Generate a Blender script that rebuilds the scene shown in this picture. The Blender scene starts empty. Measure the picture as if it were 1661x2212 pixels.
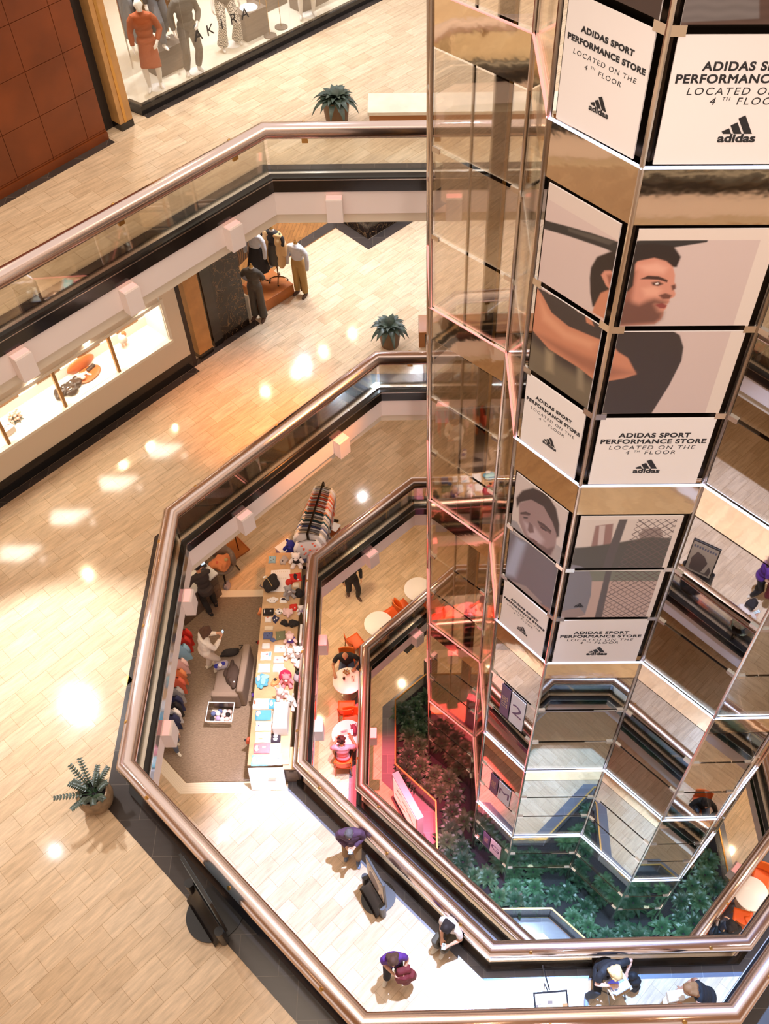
import bpy, bmesh, math, random
from mathutils import Vector, Matrix
C = bpy.context.scene.collection
rnd = random.Random(7)

# ---------------------------------------------------------------- camera
CAMZ, FPX, CX, CY = 28.2, 2150.0, 930.0, 1110.0      # height, focal length and principal point for a 1661 x 2212 frame
PITCH, ROLL, YAW = math.radians(52.366), math.radians(-0.294), math.radians(1.641)
_cp, _sp, _cy, _sy, _cr, _sr = math.cos(PITCH), math.sin(PITCH), math.cos(YAW), math.sin(YAW), math.cos(ROLL), math.sin(ROLL)
_fwd = Vector((_sy*_cp, _cy*_cp, -_sp)); _rt = Vector((_cy, -_sy, 0)); _dn = _fwd.cross(_rt)
RT = _cr*_rt + _sr*_dn; DN = -_sr*_rt + _cr*_dn; FW = _fwd
cam_data = bpy.data.cameras.new('camera'); cam = bpy.data.objects.new('camera', cam_data); C.objects.link(cam)
m = Matrix((RT, -DN, -FW)).transposed().to_4x4(); m.translation = Vector((0, 0, CAMZ)); cam.matrix_world = m
cam_data.sensor_fit = 'VERTICAL'; cam_data.sensor_height = 36; cam_data.lens = FPX/2212*36
cam_data.shift_x = (830.5-CX)/2212; cam_data.shift_y = (CY-1106)/2212
cam_data.clip_start = .1; cam_data.clip_end = 200
bpy.context.scene.camera = cam
LV = dict(A=17.48, B=12.47, C=7.69, D=3.67, G=0.0)   # finished floor heights, top gallery to ground
def W(x, y, z):
    """a point of the photograph (1661 x 2212) laid on the horizontal plane at height z"""
    if isinstance(z, str): z = LV[z]
    v = RT*((x-CX)/FPX) + DN*((y-CY)/FPX) + FW
    return v*((z-CAMZ)/v.z) + Vector((0, 0, CAMZ))

# ---------------------------------------------------------------- world, view, lights
def lin(c):
    f = lambda u: u/12.92 if u <= .04045 else ((u+.055)/1.055)**2.4
    return tuple(f(u/255) for u in c)
sc = bpy.context.scene
sc.view_settings.view_transform = 'Standard'; sc.view_settings.look = 'None'; sc.view_settings.gamma = 1
sc.view_settings.use_curve_mapping = False; sc.view_settings.exposure = .28
wd = bpy.data.worlds.new('world'); sc.world = wd; wd.use_nodes = True
bg = wd.node_tree.nodes['Background']; bg.inputs[0].default_value = (1, .85, .74, 1); bg.inputs[1].default_value = .78
sc.cycles.max_bounces = 12; sc.cycles.transparent_max_bounces = 24; sc.cycles.glossy_bounces = 5; sc.cycles.diffuse_bounces = 4
sc.cycles.sample_clamp_indirect = 4

WARM = (1, .72, .44); WHITE = (.93, .95, 1); PINK = (1, .16, .30); BLUE = (.45, .66, 1); ORANGE = (1, .33, .07); COOL = (.52, .63, 1)
def lamp(loc, to, watts, col=WARM, angle=100, r=.07, blend=.6, name='downlight'):
    d = bpy.data.lights.new(name, 'SPOT'); d.energy = watts; d.color = col; d.spot_size = math.radians(angle)
    d.spot_blend = blend; d.shadow_soft_size = r
    o = bpy.data.objects.new(name, d); C.objects.link(o); o.location = loc
    o.rotation_euler = (Vector(to)-Vector(loc)).to_track_quat('-Z', 'Y').to_euler(); return o
def down(x, y, z, watts, col=WARM, angle=120, r=.045): return lamp((x, y, z), (x, y, z-1), watts, col, angle, r)
def area(loc, to, watts, col, sx, sy, name='ceiling_panel'):
    d = bpy.data.lights.new(name, 'AREA'); d.shape = 'RECTANGLE'; d.size = sx; d.size_y = sy; d.energy = watts; d.color = col
    o = bpy.data.objects.new(name, d); C.objects.link(o); o.location = loc
    o.rotation_euler = (Vector(to)-Vector(loc)).to_track_quat('-Z', 'Y').to_euler(); return o
# big soft lights in the atrium roof
area((0, 8, 36), (0, 8, 0), 1300, (1, .80, .62), 12, 10, 'atrium_skylight')
DAY = (.74, .84, 1)
def refl(px, py, lv, h, watts, col, angle=120, r=.035):
    """a ceiling lamp placed where its mirror image in the polished floor falls on photo pixel (px, py)"""
    p = W(px, py, LV[lv]-h); return down(p.x, p.y, LV[lv]+h, watts, col, angle, r)
# top gallery
for x, y in ((-7, 14.2), (-4.2, 17.3), (-1.5, 18.6), (1.5, 18.6), (4.5, 18.6), (-2.2, 21.2), (1.5, 21.5)): down(x, y, 22.0, 150 if x > -3 else 60, DAY if x > -3 else WARM)
for s in (0.6, 1.9, 3.3, 4.8): down(-5.17+.69*s-.72*1.0, 18.27+.72*s+.69*1.0, 20.9, 150, WHITE, 110)
# second gallery
for px, py in ((573, 846), (639, 806), (698, 760), (762, 720), (324, 963), (266, 1004), (381, 921), (190, 1240)): refl(px, py, 'B', 4.2, 90, WARM)
refl(118, 1838, 'B', 4.2, 30, WHITE)
lamp((-7.4, 10.2, 16.6), (-6.2, 7.9, LV['B']), 1100, (.92, .95, 1), 76, .08, .45)
for x, y in ((-2.0, 19.4), (-3.0, 20.6), (.2, 20.2), (-1.0, 19.6), (2.5, 19)): down(x, y, 16.5, 260, DAY)
for x, y in ((-6.5, 3), (-4.2, .2), (1, .6), (5, .8)): down(x, y, 16.7, 22, WARM)
lamp((.0, 13.2, 16.4), (-2.7, 14.7, LV['B']), 1900, ORANGE, 46, .08, .9)
# third gallery
for px, py in ((783, 1073), (488, 1800)): refl(px, py, 'C', 4.0, 60, WHITE)
for x, y in ((-5.2, 12.5), (-4.2, 9.4), (-4.2, 7.2), (-4.6, 14.5), (-1.5, 17), (2.5, 17.5), (-3.4, 2.4)): down(x, y, 11.6, 70, WARM)
# lowest gallery and ground
for px, py in ((668, 1490), (560, 1560)): refl(px, py, 'D', 2.9, 60, WARM)
for x, y in ((-3.0, 13.6), (-2.2, 15.6), (.2, 17.0), (9.6, 7.5), (8.2, 5.4)): down(x, y, 7.0, 120, WARM)
for x, y in ((-3, 13.5), (-.5, 16.6), (2.6, 17.2), (9.8, 10.5), (9.8, 13)): down(x, y, 3.05, 120, WARM)
lamp((.9, 9.6, 3.3), (.9, 9.0, 0), 300, (1, .35, .55), 120, .08, .8)
lamp((3.2, 8.1, 3.4), (3.0, 7.0, 0), 480, (.5, .75, 1), 130, .08, .8)
lamp((6.4, 7.0, 3.4), (6.6, 6.6, 0), 480, (.5, .75, 1), 130, .08, .8)
# unseen spot added high up to brighten the posters and sign panels
lamp((2.0, -1.5, 33), (2.6, 9.0, 19), 4200, (1, .88, .84), 32, .4, .8)

# theatre spots fixed near the top of the lift shafts
lamp((2.4, 8.0, 27.0), (-.4, 5.7, LV['C']), 30000, COOL, 28, .12, .35, 'theatre_spot')
lamp((4.3, 7.2, 27.0), (4.0, 4.0, LV['C']), 40000, (.22, .46, 1), 21, .12, .5, 'theatre_spot')
lamp((1.2, 9.4, 27.0), (-3.0, 9.6, LV['C']), 17000, (1, .88, .92), 13, .12, .5, 'theatre_spot')
lamp((-.75, 12.1, 26.9), (-.9, 10.9, 1), 110000, (1, .10, .13), 11, .12, .6, 'theatre_spot')
lamp((4.5, 7.0, 27.0), (4.4, 6.8, 0), 22000, (.30, .68, 1), 15, .12, .6, 'theatre_spot')
# unseen lamps added over the near walkways, brightening floors mirrored in the shafts
for x, y in ((-1, -1.5), (2.5, -1.5), (6, -1.5)): down(x, y, 16.6, 190, WHITE)
for x, y in ((2.5, .8), (5.5, .8), (8.5, 2.5)): down(x, y, 11.4, 200, DAY)
for x, y in ((2.0, 2.6), (5.0, 2.6), (8.6, 4.6), (10.5, 7)): down(x, y, 6.9, 170, DAY)
for x, y in ((2.5, 4.0), (6, 4.0), (9.8, 7)): down(x, y, 3.05, 130, DAY)


# ---------------------------------------------------------------- materials
MATS = {}
def mat(name, rgb=(200, 200, 200), rough=.5, metal=0.0, emit=0, ecol=None, spec=.5, bump=0, bscale=20, coat=0, var=0, vscale=3):
    if name in MATS: return MATS[name]
    m = bpy.data.materials.new(name); m.use_nodes = True; nt = m.node_tree; b = nt.nodes['Principled BSDF']
    c = (*lin(rgb), 1)
    b.inputs['Base Color'].default_value = c; b.inputs['Roughness'].default_value = rough; b.inputs['Metallic'].default_value = metal
    b.inputs['Specular IOR Level'].default_value = spec
    if coat: b.inputs['Coat Weight'].default_value = coat; b.inputs['Coat Roughness'].default_value = .08
    if emit:
        b.inputs['Emission Color'].default_value = (*lin(ecol or rgb), 1); b.inputs['Emission Strength'].default_value = emit
    if bump or var:
        tc = nt.nodes.new('ShaderNodeTexCoord'); nz = nt.nodes.new('ShaderNodeTexNoise'); nz.inputs['Scale'].default_value = bscale if bump else vscale
        nz.inputs['Detail'].default_value = 3
        nt.links.new(tc.outputs['Object'], nz.inputs['Vector'])
        if bump:
            bp = nt.nodes.new('ShaderNodeBump'); bp.inputs['Strength'].default_value = bump; bp.inputs['Distance'].default_value = .02
            nt.links.new(nz.outputs['Fac'], bp.inputs['Height']); nt.links.new(bp.outputs['Normal'], b.inputs['Normal'])
        if var:
            mx = nt.nodes.new('ShaderNodeMix'); mx.data_type = 'RGBA'; mx.blend_type = 'MULTIPLY'; mx.inputs['Factor'].default_value = 1
            rp = nt.nodes.new('ShaderNodeMapRange'); rp.inputs[3].default_value = 1-var; rp.inputs[4].default_value = 1+var
            rp.inputs[1].default_value = .3; rp.inputs[2].default_value = .7
            nt.links.new(nz.outputs['Fac'], rp.inputs['Value']); mx.inputs['A'].default_value = c
            nt.links.new(rp.outputs[0], mx.inputs['B']); nt.links.new(mx.outputs['Result'], b.inputs['Base Color'])
    MATS[name] = m; return m
def N(nt, t, **kw):
    n = nt.nodes.new(t)
    for k, v in kw.items():
        if k.startswith('i_'): n.inputs[k[2:].replace('_', ' ')].default_value = v
        else: setattr(n, k, v)
    return n
def stone(name, c1, c2, cm, rot=45, bw=.62, bh=.31, rough=.16, streak=.25, mortar=.004, squash=None):
    """polished stone tiles: brick layout, random tone per tile, grain streaks along the tile"""
    m = bpy.data.materials.new(name); m.use_nodes = True; nt = m.node_tree; b = nt.nodes['Principled BSDF']; L = nt.links.new
    tc = N(nt, 'ShaderNodeTexCoord'); mp = N(nt, 'ShaderNodeMapping'); mp.inputs['Rotation'].default_value = (0, 0, math.radians(-rot))
    L(tc.outputs['Object'], mp.inputs['Vector'])
    br = N(nt, 'ShaderNodeTexBrick', offset=.5); br.inputs['Scale'].default_value = 1
    br.inputs['Color1'].default_value = (*lin(c1), 1); br.inputs['Color2'].default_value = (*lin(c2), 1); br.inputs['Mortar'].default_value = (*lin(cm), 1)
    br.inputs['Mortar Size'].default_value = mortar; br.inputs['Brick Width'].default_value = bw; br.inputs['Row Height'].default_value = bh
    L(mp.outputs['Vector'], br.inputs['Vector'])
    mp2 = N(nt, 'ShaderNodeMapping'); mp2.inputs['Scale'].default_value = (1.3, 9, 1); L(mp.outputs['Vector'], mp2.inputs['Vector'])
    nz = N(nt, 'ShaderNodeTexNoise'); nz.inputs['Scale'].default_value = 1.6; nz.inputs['Detail'].default_value = 6; nz.inputs['Roughness'].default_value = .65
    L(mp2.outputs['Vector'], nz.inputs['Vector'])
    rg = N(nt, 'ShaderNodeMapRange'); rg.inputs[1].default_value = .3; rg.inputs[2].default_value = .7; rg.inputs[3].default_value = 1-streak; rg.inputs[4].default_value = 1+streak*.6
    L(nz.outputs['Fac'], rg.inputs['Value'])
    mx = N(nt, 'ShaderNodeMix', data_type='RGBA', blend_type='MULTIPLY'); mx.inputs['Factor'].default_value = 1
    L(br.outputs['Color'], mx.inputs['A']); L(rg.outputs[0], mx.inputs['B']); L(mx.outputs['Result'], b.inputs['Base Color'])
    b.inputs['Roughness'].default_value = rough; b.inputs['Specular IOR Level'].default_value = .45
    MATS[name] = m; return m
def glass(name, tint, refl=.10, rough=.01, edge=.9):
    """thin flat pane: tinted see-through with a mirror coat"""
    m = bpy.data.materials.new(name); m.use_nodes = True; nt = m.node_tree; L = nt.links.new
    nt.nodes.remove(nt.nodes['Principled BSDF']); out = nt.nodes['Material Output']
    tr = N(nt, 'ShaderNodeBsdfTransparent'); tr.inputs[0].default_value = (*tint, 1)
    gl = N(nt, 'ShaderNodeBsdfGlossy'); gl.inputs['Roughness'].default_value = rough; gl.inputs['Color'].default_value = (1, .95, .88, 1)
    lw = N(nt, 'ShaderNodeFresnel'); lw.inputs['IOR'].default_value = 1.5
    rg = N(nt, 'ShaderNodeMapRange'); rg.inputs[1].default_value = .04; rg.inputs[2].default_value = 1; rg.inputs[3].default_value = refl; rg.inputs[4].default_value = edge
    L(lw.outputs[0], rg.inputs['Value'])
    mx = N(nt, 'ShaderNodeMixShader'); L(rg.outputs[0], mx.inputs[0]); L(tr.outputs[0], mx.inputs[1]); L(gl.outputs[0], mx.inputs[2]); L(mx.outputs[0], out.inputs[0])
    MATS[name] = m; return m

# ---------------------------------------------------------------- mesh helpers
class MB:
    def __init__(s): s.v = []; s.f = []
    def add(s, v, f):
        n = len(s.v); s.v += [tuple(p) for p in v]; s.f += [tuple(i+n for i in q) for q in f]; return s
    def box(s, c, d, rz=0, tilt=None):
        x, y, z = d[0]/2, d[1]/2, d[2]/2
        M = Matrix.Translation(c) @ Matrix.Rotation(rz, 4, 'Z') @ (tilt or Matrix())
        v = [M @ Vector(p) for p in ((-x,-y,-z),(x,-y,-z),(x,y,-z),(-x,y,-z),(-x,-y,z),(x,-y,z),(x,y,z),(-x,y,z))]
        return s.add(v, [(3,2,1,0),(4,5,6,7),(0,1,5,4),(1,2,6,5),(2,3,7,6),(3,0,4,7)])
    def prism(s, pts, z0, z1):
        n = len(pts); a = sum(pts[i][0]*pts[(i+1)%n][1]-pts[(i+1)%n][0]*pts[i][1] for i in range(n))
        if a < 0: pts = pts[::-1]
        v = [(p[0], p[1], z0) for p in pts]+[(p[0], p[1], z1) for p in pts]
        return s.add(v, [tuple(range(n-1,-1,-1)), tuple(range(n, 2*n))]+[(i, (i+1)%n, n+(i+1)%n, n+i) for i in range(n)])
    def tube(s, pts, r, n=10, cap=True):
        pts = [Vector(p) for p in pts]; R = r if isinstance(r, (list, tuple)) else [r]*len(pts); v = []; up = None
        for i, p in enumerate(pts):
            t = (pts[min(i+1, len(pts)-1)]-pts[max(i-1, 0)]).normalized()
            if up is None: up = Vector((0,0,1)) if abs(t.z) < .9 else Vector((1,0,0))
            a = t.cross(up)
            if a.length < 1e-5: a = t.orthogonal()
            a.normalize(); b = a.cross(t).normalized(); up = b
            v += [p+(a*math.cos(2*math.pi*k/n)+b*math.sin(2*math.pi*k/n))*R[i] for k in range(n)]
        f = [(i*n+k, i*n+(k+1)%n, (i+1)*n+(k+1)%n, (i+1)*n+k) for i in range(len(pts)-1) for k in range(n)]
        if cap: f += [tuple(range(n-1,-1,-1)), tuple(range((len(pts)-1)*n, len(pts)*n))]
        return s.add(v, f)
    def lathe(s, prof, c=(0,0,0), n=20, cap=True):
        v = [(c[0]+r*math.cos(2*math.pi*k/n), c[1]+r*math.sin(2*math.pi*k/n), c[2]+z) for r, z in prof for k in range(n)]
        f = [(i*n+k, i*n+(k+1)%n, (i+1)*n+(k+1)%n, (i+1)*n+k) for i in range(len(prof)-1) for k in range(n)]
        if cap: f += [tuple(range(n-1,-1,-1)), tuple(range((len(prof)-1)*n, len(prof)*n))]
        return s.add(v, f)
    def ell(s, c, r, nu=14, nv=9, M=None):
        r = r if isinstance(r, (tuple, list)) else (r, r, r); M = M or Matrix(); v = []; f = []
        for j in range(nv+1):
            t = math.pi*j/nv
            for k in range(nu):
                a = 2*math.pi*k/nu; v.append(Vector(c)+(M @ Vector((r[0]*math.sin(t)*math.cos(a), r[1]*math.sin(t)*math.sin(a), -r[2]*math.cos(t)))))
        for j in range(nv):
            for k in range(nu): f.append((j*nu+k, j*nu+(k+1)%nu, (j+1)*nu+(k+1)%nu, (j+1)*nu+k))
        return s.add(v, f)
    def poly(s, pts): return s.add(pts, [tuple(range(len(pts)))])
    def plate(s, p, q, z0, z1, t, off=0):
        """upright slab on the plan line p-q from z0 to z1, thickness t, pushed off to the left of p-q"""
        p = Vector(p[:2]); q = Vector(q[:2]); d = (q-p).normalized(); nrm = Vector((-d.y, d.x)); a = nrm*(off-t/2); b = nrm*(off+t/2)
        return s.prism([p+a, q+a, q+b, p+b], z0, z1)
    def grid(s, fn, nu, nv):
        v = [fn(i/nu, j/nv) for j in range(nv+1) for i in range(nu+1)]
        return s.add(v, [(j*(nu+1)+i, j*(nu+1)+i+1, (j+1)*(nu+1)+i+1, (j+1)*(nu+1)+i) for j in range(nv) for i in range(nu)])
    def sweep(s, path, prof, closed=False):
        """closed profile [(offset to the left, z)] swept along a plan polyline with mitred corners"""
        P = [Vector(p[:2]) for p in path]; n = len(P); k = len(prof); v = []
        for i in range(n):
            d0 = (P[i]-P[i-1]).normalized() if (i > 0 or closed) else None
            d1 = (P[(i+1)%n]-P[i]).normalized() if (i < n-1 or closed) else None
            d0 = d0 or d1; d1 = d1 or d0
            n0 = Vector((-d0.y, d0.x)); n1 = Vector((-d1.y, d1.x)); mt = (n0+n1); mt = mt/max(mt.dot(n0), .2)
            v += [(P[i].x+mt.x*o, P[i].y+mt.y*o, z) for o, z in prof]
        f = [(i*k+j, i*k+(j+1)%k, ((i+1)%n)*k+(j+1)%k, ((i+1)%n)*k+j) for i in range(n if closed else n-1) for j in range(k)]
        if not closed: f += [tuple(range(k-1,-1,-1)), tuple(range((n-1)*k, n*k))]
        return s.add(v, f)
    def mesh(s, name):
        me = bpy.data.meshes.new(name); me.from_pydata(s.v, [], s.f); bm = bmesh.new(); bm.from_mesh(me)
        bmesh.ops.recalc_face_normals(bm, faces=bm.faces); bm.to_mesh(me); bm.free(); return me
    def build(s, name, material, parent=None, smooth=False, bevel=0):
        me = s.mesh(name)
        if isinstance(material, str): material = MATS[material]
        me.materials.append(material); o = bpy.data.objects.new(name, me); C.objects.link(o)
        if parent: o.parent = parent
        if smooth: me.shade_smooth() if smooth is True else me.set_sharp_from_angle(angle=math.radians(smooth))
        if bevel:
            b = o.modifiers.new('bevel', 'BEVEL'); b.width = bevel; b.segments = 2; b.limit_method = 'ANGLE'
        return o
def blob(s, name, material, parent=None, voxel=.02, smooth=3, bump=0, seed=0):
    """fuse the overlapping shapes of a MB into one continuous soft surface"""
    me = s.mesh(name); o = bpy.data.objects.new(name, me); C.objects.link(o)
    r = o.modifiers.new('r', 'REMESH'); r.mode = 'VOXEL'; r.voxel_size = voxel
    if smooth: q = o.modifiers.new('s', 'SMOOTH'); q.factor = .5; q.iterations = smooth
    if bump:
        tx = bpy.data.textures.new(name, 'CLOUDS'); tx.noise_scale = .09; dm = o.modifiers.new('d', 'DISPLACE'); dm.texture = tx; dm.strength = bump; dm.texture_coords = 'GLOBAL'
    dg = bpy.context.evaluated_depsgraph_get(); n = bpy.data.meshes.new_from_object(o.evaluated_get(dg)); o.modifiers.clear(); o.data = n
    bpy.data.meshes.remove(me); n.name = name; n.materials.clear()
    if isinstance(material, str): material = MATS[material]
    n.materials.append(material); n.shade_smooth()
    if parent: o.parent = parent
    return o
def tag(o, label, cat, group=None):
    o['label'] = label; o['category'] = cat
    if group: o['group'] = group
    return o
def thing(name, label, cat, loc=(0,0,0), rz=0, group=None):
    o = bpy.data.objects.new(name, None); o.empty_display_size = .2; C.objects.link(o); o.location = loc; o.rotation_euler = (0, 0, rz)
    return tag(o, label, cat, group)
def struct(o): o['kind'] = 'structure'; return o
def stuff(o): o['kind'] = 'stuff'; return o
def dup(root, loc, rz=None, label=None, group=None, scale=None):
    r = root.copy(); C.objects.link(r); r.location = loc
    if rz is not None: r.rotation_euler = (0, 0, rz)
    if scale: r.scale = (scale,)*3
    if label: r['label'] = label
    if group: r['group'] = group
    for ch in list(root.children):
        c = ch.copy(); C.objects.link(c); c.parent = r
        for g in list(ch.children): d = g.copy(); C.objects.link(d); d.parent = c
    return r
_font = None
def text(name, body, size, M, material, parent=None, ext=.001, spacing=1.0, shear=0, sx=1.0, bold=0, align='CENTER'):
    cu = bpy.data.curves.new(name, 'FONT'); cu.body = body; cu.size = size; cu.extrude = ext; cu.align_x = align; cu.align_y = 'CENTER'
    cu.space_character = spacing; cu.shear = shear; cu.bevel_depth = bold; cu.bevel_resolution = 0
    o = bpy.data.objects.new(name, cu); C.objects.link(o); dg = bpy.context.evaluated_depsgraph_get()
    me = bpy.data.meshes.new_from_object(o.evaluated_get(dg)); bpy.data.objects.remove(o); bpy.data.curves.remove(cu)
    me.transform(M @ Matrix.Diagonal((sx, 1, 1, 1))); me.name = name
    me.materials.clear(); me.materials.append(MATS[material] if isinstance(material, str) else material)
    o = bpy.data.objects.new(name, me); C.objects.link(o)
    if parent: o.parent = parent
    return o
def face_frame(p, q, z):
    """frame standing on a vertical face p-q (seen with p on the left): x along the face, y up, z out of the face"""
    p = Vector(p[:2]); q = Vector(q[:2]); d = (q-p).normalized(); M = Matrix(((d.x, 0, d.y), (d.y, 0, -d.x), (0, 1, 0))).to_4x4()
    M.translation = Vector((p.x, p.y, z)); return M
# ---------------------------------------------------------------- materials used by the building
stone('travertine', (226, 200, 168), (213, 184, 150), (186, 156, 122), rot=45, rough=.115)
stone('travertine_walk', (226, 200, 168), (213, 184, 150), (186, 156, 122), rot=45, rough=.115)
stone('granite_lit', (118, 118, 126), (102, 102, 110), (140, 138, 140), rot=0, bw=.6, bh=.6, rough=.22, streak=.08)  # one granite; pale blue of the cool light put into this copy's colour
stone('granite_shaded', (74, 64, 58), (62, 54, 50), (104, 92, 82), rot=0, bw=.6, bh=.6, rough=.2, streak=.08)  # same granite; the shade of the upper galleries put into its colour
stone('herringbone', (176, 122, 66), (150, 100, 52), (120, 80, 42), rot=80, bw=.5, bh=.09, rough=.3)
mat('black_granite', (26, 22, 20), .10, spec=.6)
mat('plaster', (246, 228, 218), .65)
mat('plaster_warm', (232, 214, 188), .65)
mat('slab_edge', (150, 130, 110), .8)
mat('chrome', (238, 216, 208), .19, 1.0)
mat('chrome_thin', (225, 215, 205), .18, 1.0)
mat('brass', (206, 160, 92), .3, 1.0)
mat('bronze', (96, 66, 40), .25, 1.0)
mat('gold_mirror', (250, 230, 200), .05, 1.0, bump=.10, bscale=2.2)
glass('rail_glass', (.95, .96, .93), refl=.035, edge=.6)
glass('shaft_glass', (.994, .975, .945), refl=.035, edge=.6)
glass('bronze_glass', (.72, .69, .65), refl=.44)
glass('shop_glass', (.985, .985, .97), refl=.015, edge=.22)
mat('pink_lens', (255, 190, 180), .5, emit=.55, ecol=(255, 170, 160))
mat('led_white', (235, 240, 255), .4, emit=1.6, ecol=(205, 215, 255))
mat('led_pink', (255, 190, 190), .4, emit=.55, ecol=(255, 130, 120))
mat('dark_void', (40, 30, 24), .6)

# ---------------------------------------------------------------- floors (edges of the openings run anticlockwise, void on the left)
EDGE = dict(
    A=[(-4.6, 1.55), (11, 1.55), (13, 3.5), (13, 16.03), (-2.5, 16.03), (-6.8, 11.42), (-6.8, 4.0)],  # unseen left and near edges drawn in to shade the gallery below
    B=[(-.79, 2.75), (4.2, 2.75), (10, 8.6), (10, 15.55), (-.71, 15.55), (-4.52, 11.46), (-4.55, 6.49)],
    C=[(1.32, 4.84), (6.05, 4.84), (9.6, 8.4), (9.6, 16.04), (0, 16.04), (-2.42, 13.75), (-2.43, 8.55)],
    D=[(3.5, 4.92), (5.15, 4.92), (8.75, 8.55), (8.75, 14.2), (7.1, 16.1), (1.2, 16.1), (-1.37, 13.58), (-1.40, 9.69)])
def slab(name, z, hole, material, thick, x0=-15, x1=16, y0=-12, y1=27):
    bm = bmesh.new(); outer = [(x0, y0), (x1, y0), (x1, y1), (x0, y1)]; es = []
    for lp in (outer, hole):
        vs = [bm.verts.new((x, y, z)) for x, y in lp]; es += [bm.edges.new((vs[i], vs[(i+1) % len(vs)])) for i in range(len(vs))]
    bmesh.ops.triangle_fill(bm, use_beauty=True, use_dissolve=False, edges=es)
    for f in bm.faces:
        if f.normal.z < 0: f.normal_flip()
    r = bmesh.ops.extrude_face_region(bm, geom=bm.faces[:]); vs = [g for g in r['geom'] if isinstance(g, bmesh.types.BMVert)]
    bmesh.ops.translate(bm, verts=vs, vec=(0, 0, -thick)); bmesh.ops.recalc_face_normals(bm, faces=bm.faces)
    me = bpy.data.meshes.new(name); bm.to_mesh(me); bm.free(); me.materials.append(MATS[material])
    o = bpy.data.objects.new(name, me); C.objects.link(o); return struct(o)
for k, th in (('A', .62), ('B', .62), ('C', .62), ('D', .5)):
    slab('floor', LV[k], EDGE[k], 'travertine', th)
struct(MB().prism([(-15, -12), (16, -12), (16, 27), (-15, 27)], -.3, 0).build('floor', 'travertine_walk'))
n_trim = 0
def trim(mb, material, smooth=False):
    global n_trim; n_trim += 1
    return struct(mb.build('trim_%d' % n_trim, material, smooth=smooth))
for k, w in (('A', .5), ('B', .55), ('C', .36), ('D', .38)):
    z = LV[k]
    trim(MB().sweep(EDGE[k], [(-w, z+.001), (-.15, z+.001), (-.15, z+.006), (-w, z+.006)], True), 'granite_shaded' if k in 'AB' else 'granite_lit')
    trim(MB().sweep(EDGE[k], [(-.16, z+.001), (.13, z-.16), (.13, z+.13), (-.16, z+.13)] if 0 else [(-.16, z), (.0, z), (.0, z-.16), (.13, z-.16), (.13, z+.13), (-.16, z+.13)], True), 'black_granite')
    trim(MB().sweep(EDGE[k], [(.005, z-.66), (.10, z-.66), (.10, z-.16), (.005, z-.16)], True), 'plaster')
    if k in 'AB': trim(MB().sweep(EDGE[k], [(-.25, z-.90), (.03, z-.90), (.03, z-.66), (-.25, z-.66)], True), 'plaster_warm')

# ---------------------------------------------------------------- balustrades
LEVELNAME = dict(A='top gallery', B='second gallery, round the big pale walkway', C='third gallery, between kiosk and cafe', D='lowest gallery, round the planting bed')
def along(path, closed, step, first=.6):
    P = [Vector(p) for p in path]; n = len(P)
    for i in range(n if closed else n-1):
        a, b = P[i], P[(i+1) % n]; L = (b-a).length; d = (b-a)/L; t = first
        k = max(1, round((L-2*first)/step))
        for j in range(k+1):
            yield i, a+d*(first+(L-2*first)*j/k), d
for k in 'ABCD':
    z = LV[k]; path = EDGE[k]; n = len(path)
    root = thing('balustrade', 'glass balustrade with fat chrome handrail on the %s' % LEVELNAME[k], 'railing', (0, 0, 0))
    circ = [(.145*math.cos(a), z+1.0+.145*math.sin(a)) for a in [2*math.pi*i/20 for i in range(20)]]
    MB().sweep(path, circ, True).build('handrail', 'chrome', root, smooth=50)
    MB().sweep(path, [(-.03, z+.13), (.03, z+.13), (.03, z+.165), (-.03, z+.165)], True).build('base_channel', 'chrome_thin', root)
    MB().sweep(path, [(.125, z+.085), (.14, z+.085), (.14, z+.10), (.125, z+.10)], True).build('trim_strip', 'chrome_thin', root)
    for i in range(n):
        a, b = Vector(path[i]), Vector(path[(i+1) % n]); d = (b-a).normalized()
        MB().plate(a+d*.03, b-d*.03, z+.15, z+.90, .014).build('glass_panel', 'rail_glass', root)
    c = 0
    for i, p, d in along(path, True, 2.3, .7):
        mid = p.to_3d()
        if not (-9 < p.x < 9.5 and 1.5 < p.y < 17): continue
        q = MB(); up = Vector((-d.y, d.x, 0))*(-.085)+Vector((0, 0, 1))*.085
        ax = up.normalized(); M = ax.to_track_quat('Z', 'Y').to_matrix().to_4x4()
        v0 = Vector((p.x, p.y, z+1.0))+ax*.139
        prof = MB().lathe([(0.0, 0), (.033, 0), (.033, .014), (.024, .02), (0, .02)], n=14)
        q.add([M @ Vector(v)+v0 for v in prof.v], prof.f); q.build('stud', 'brass', root, smooth=40)
        MB().box((p.x, p.y, z+.81), (.11, .034, .10), math.atan2(d.y, d.x)).build('clamp', 'brass', root)

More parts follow.
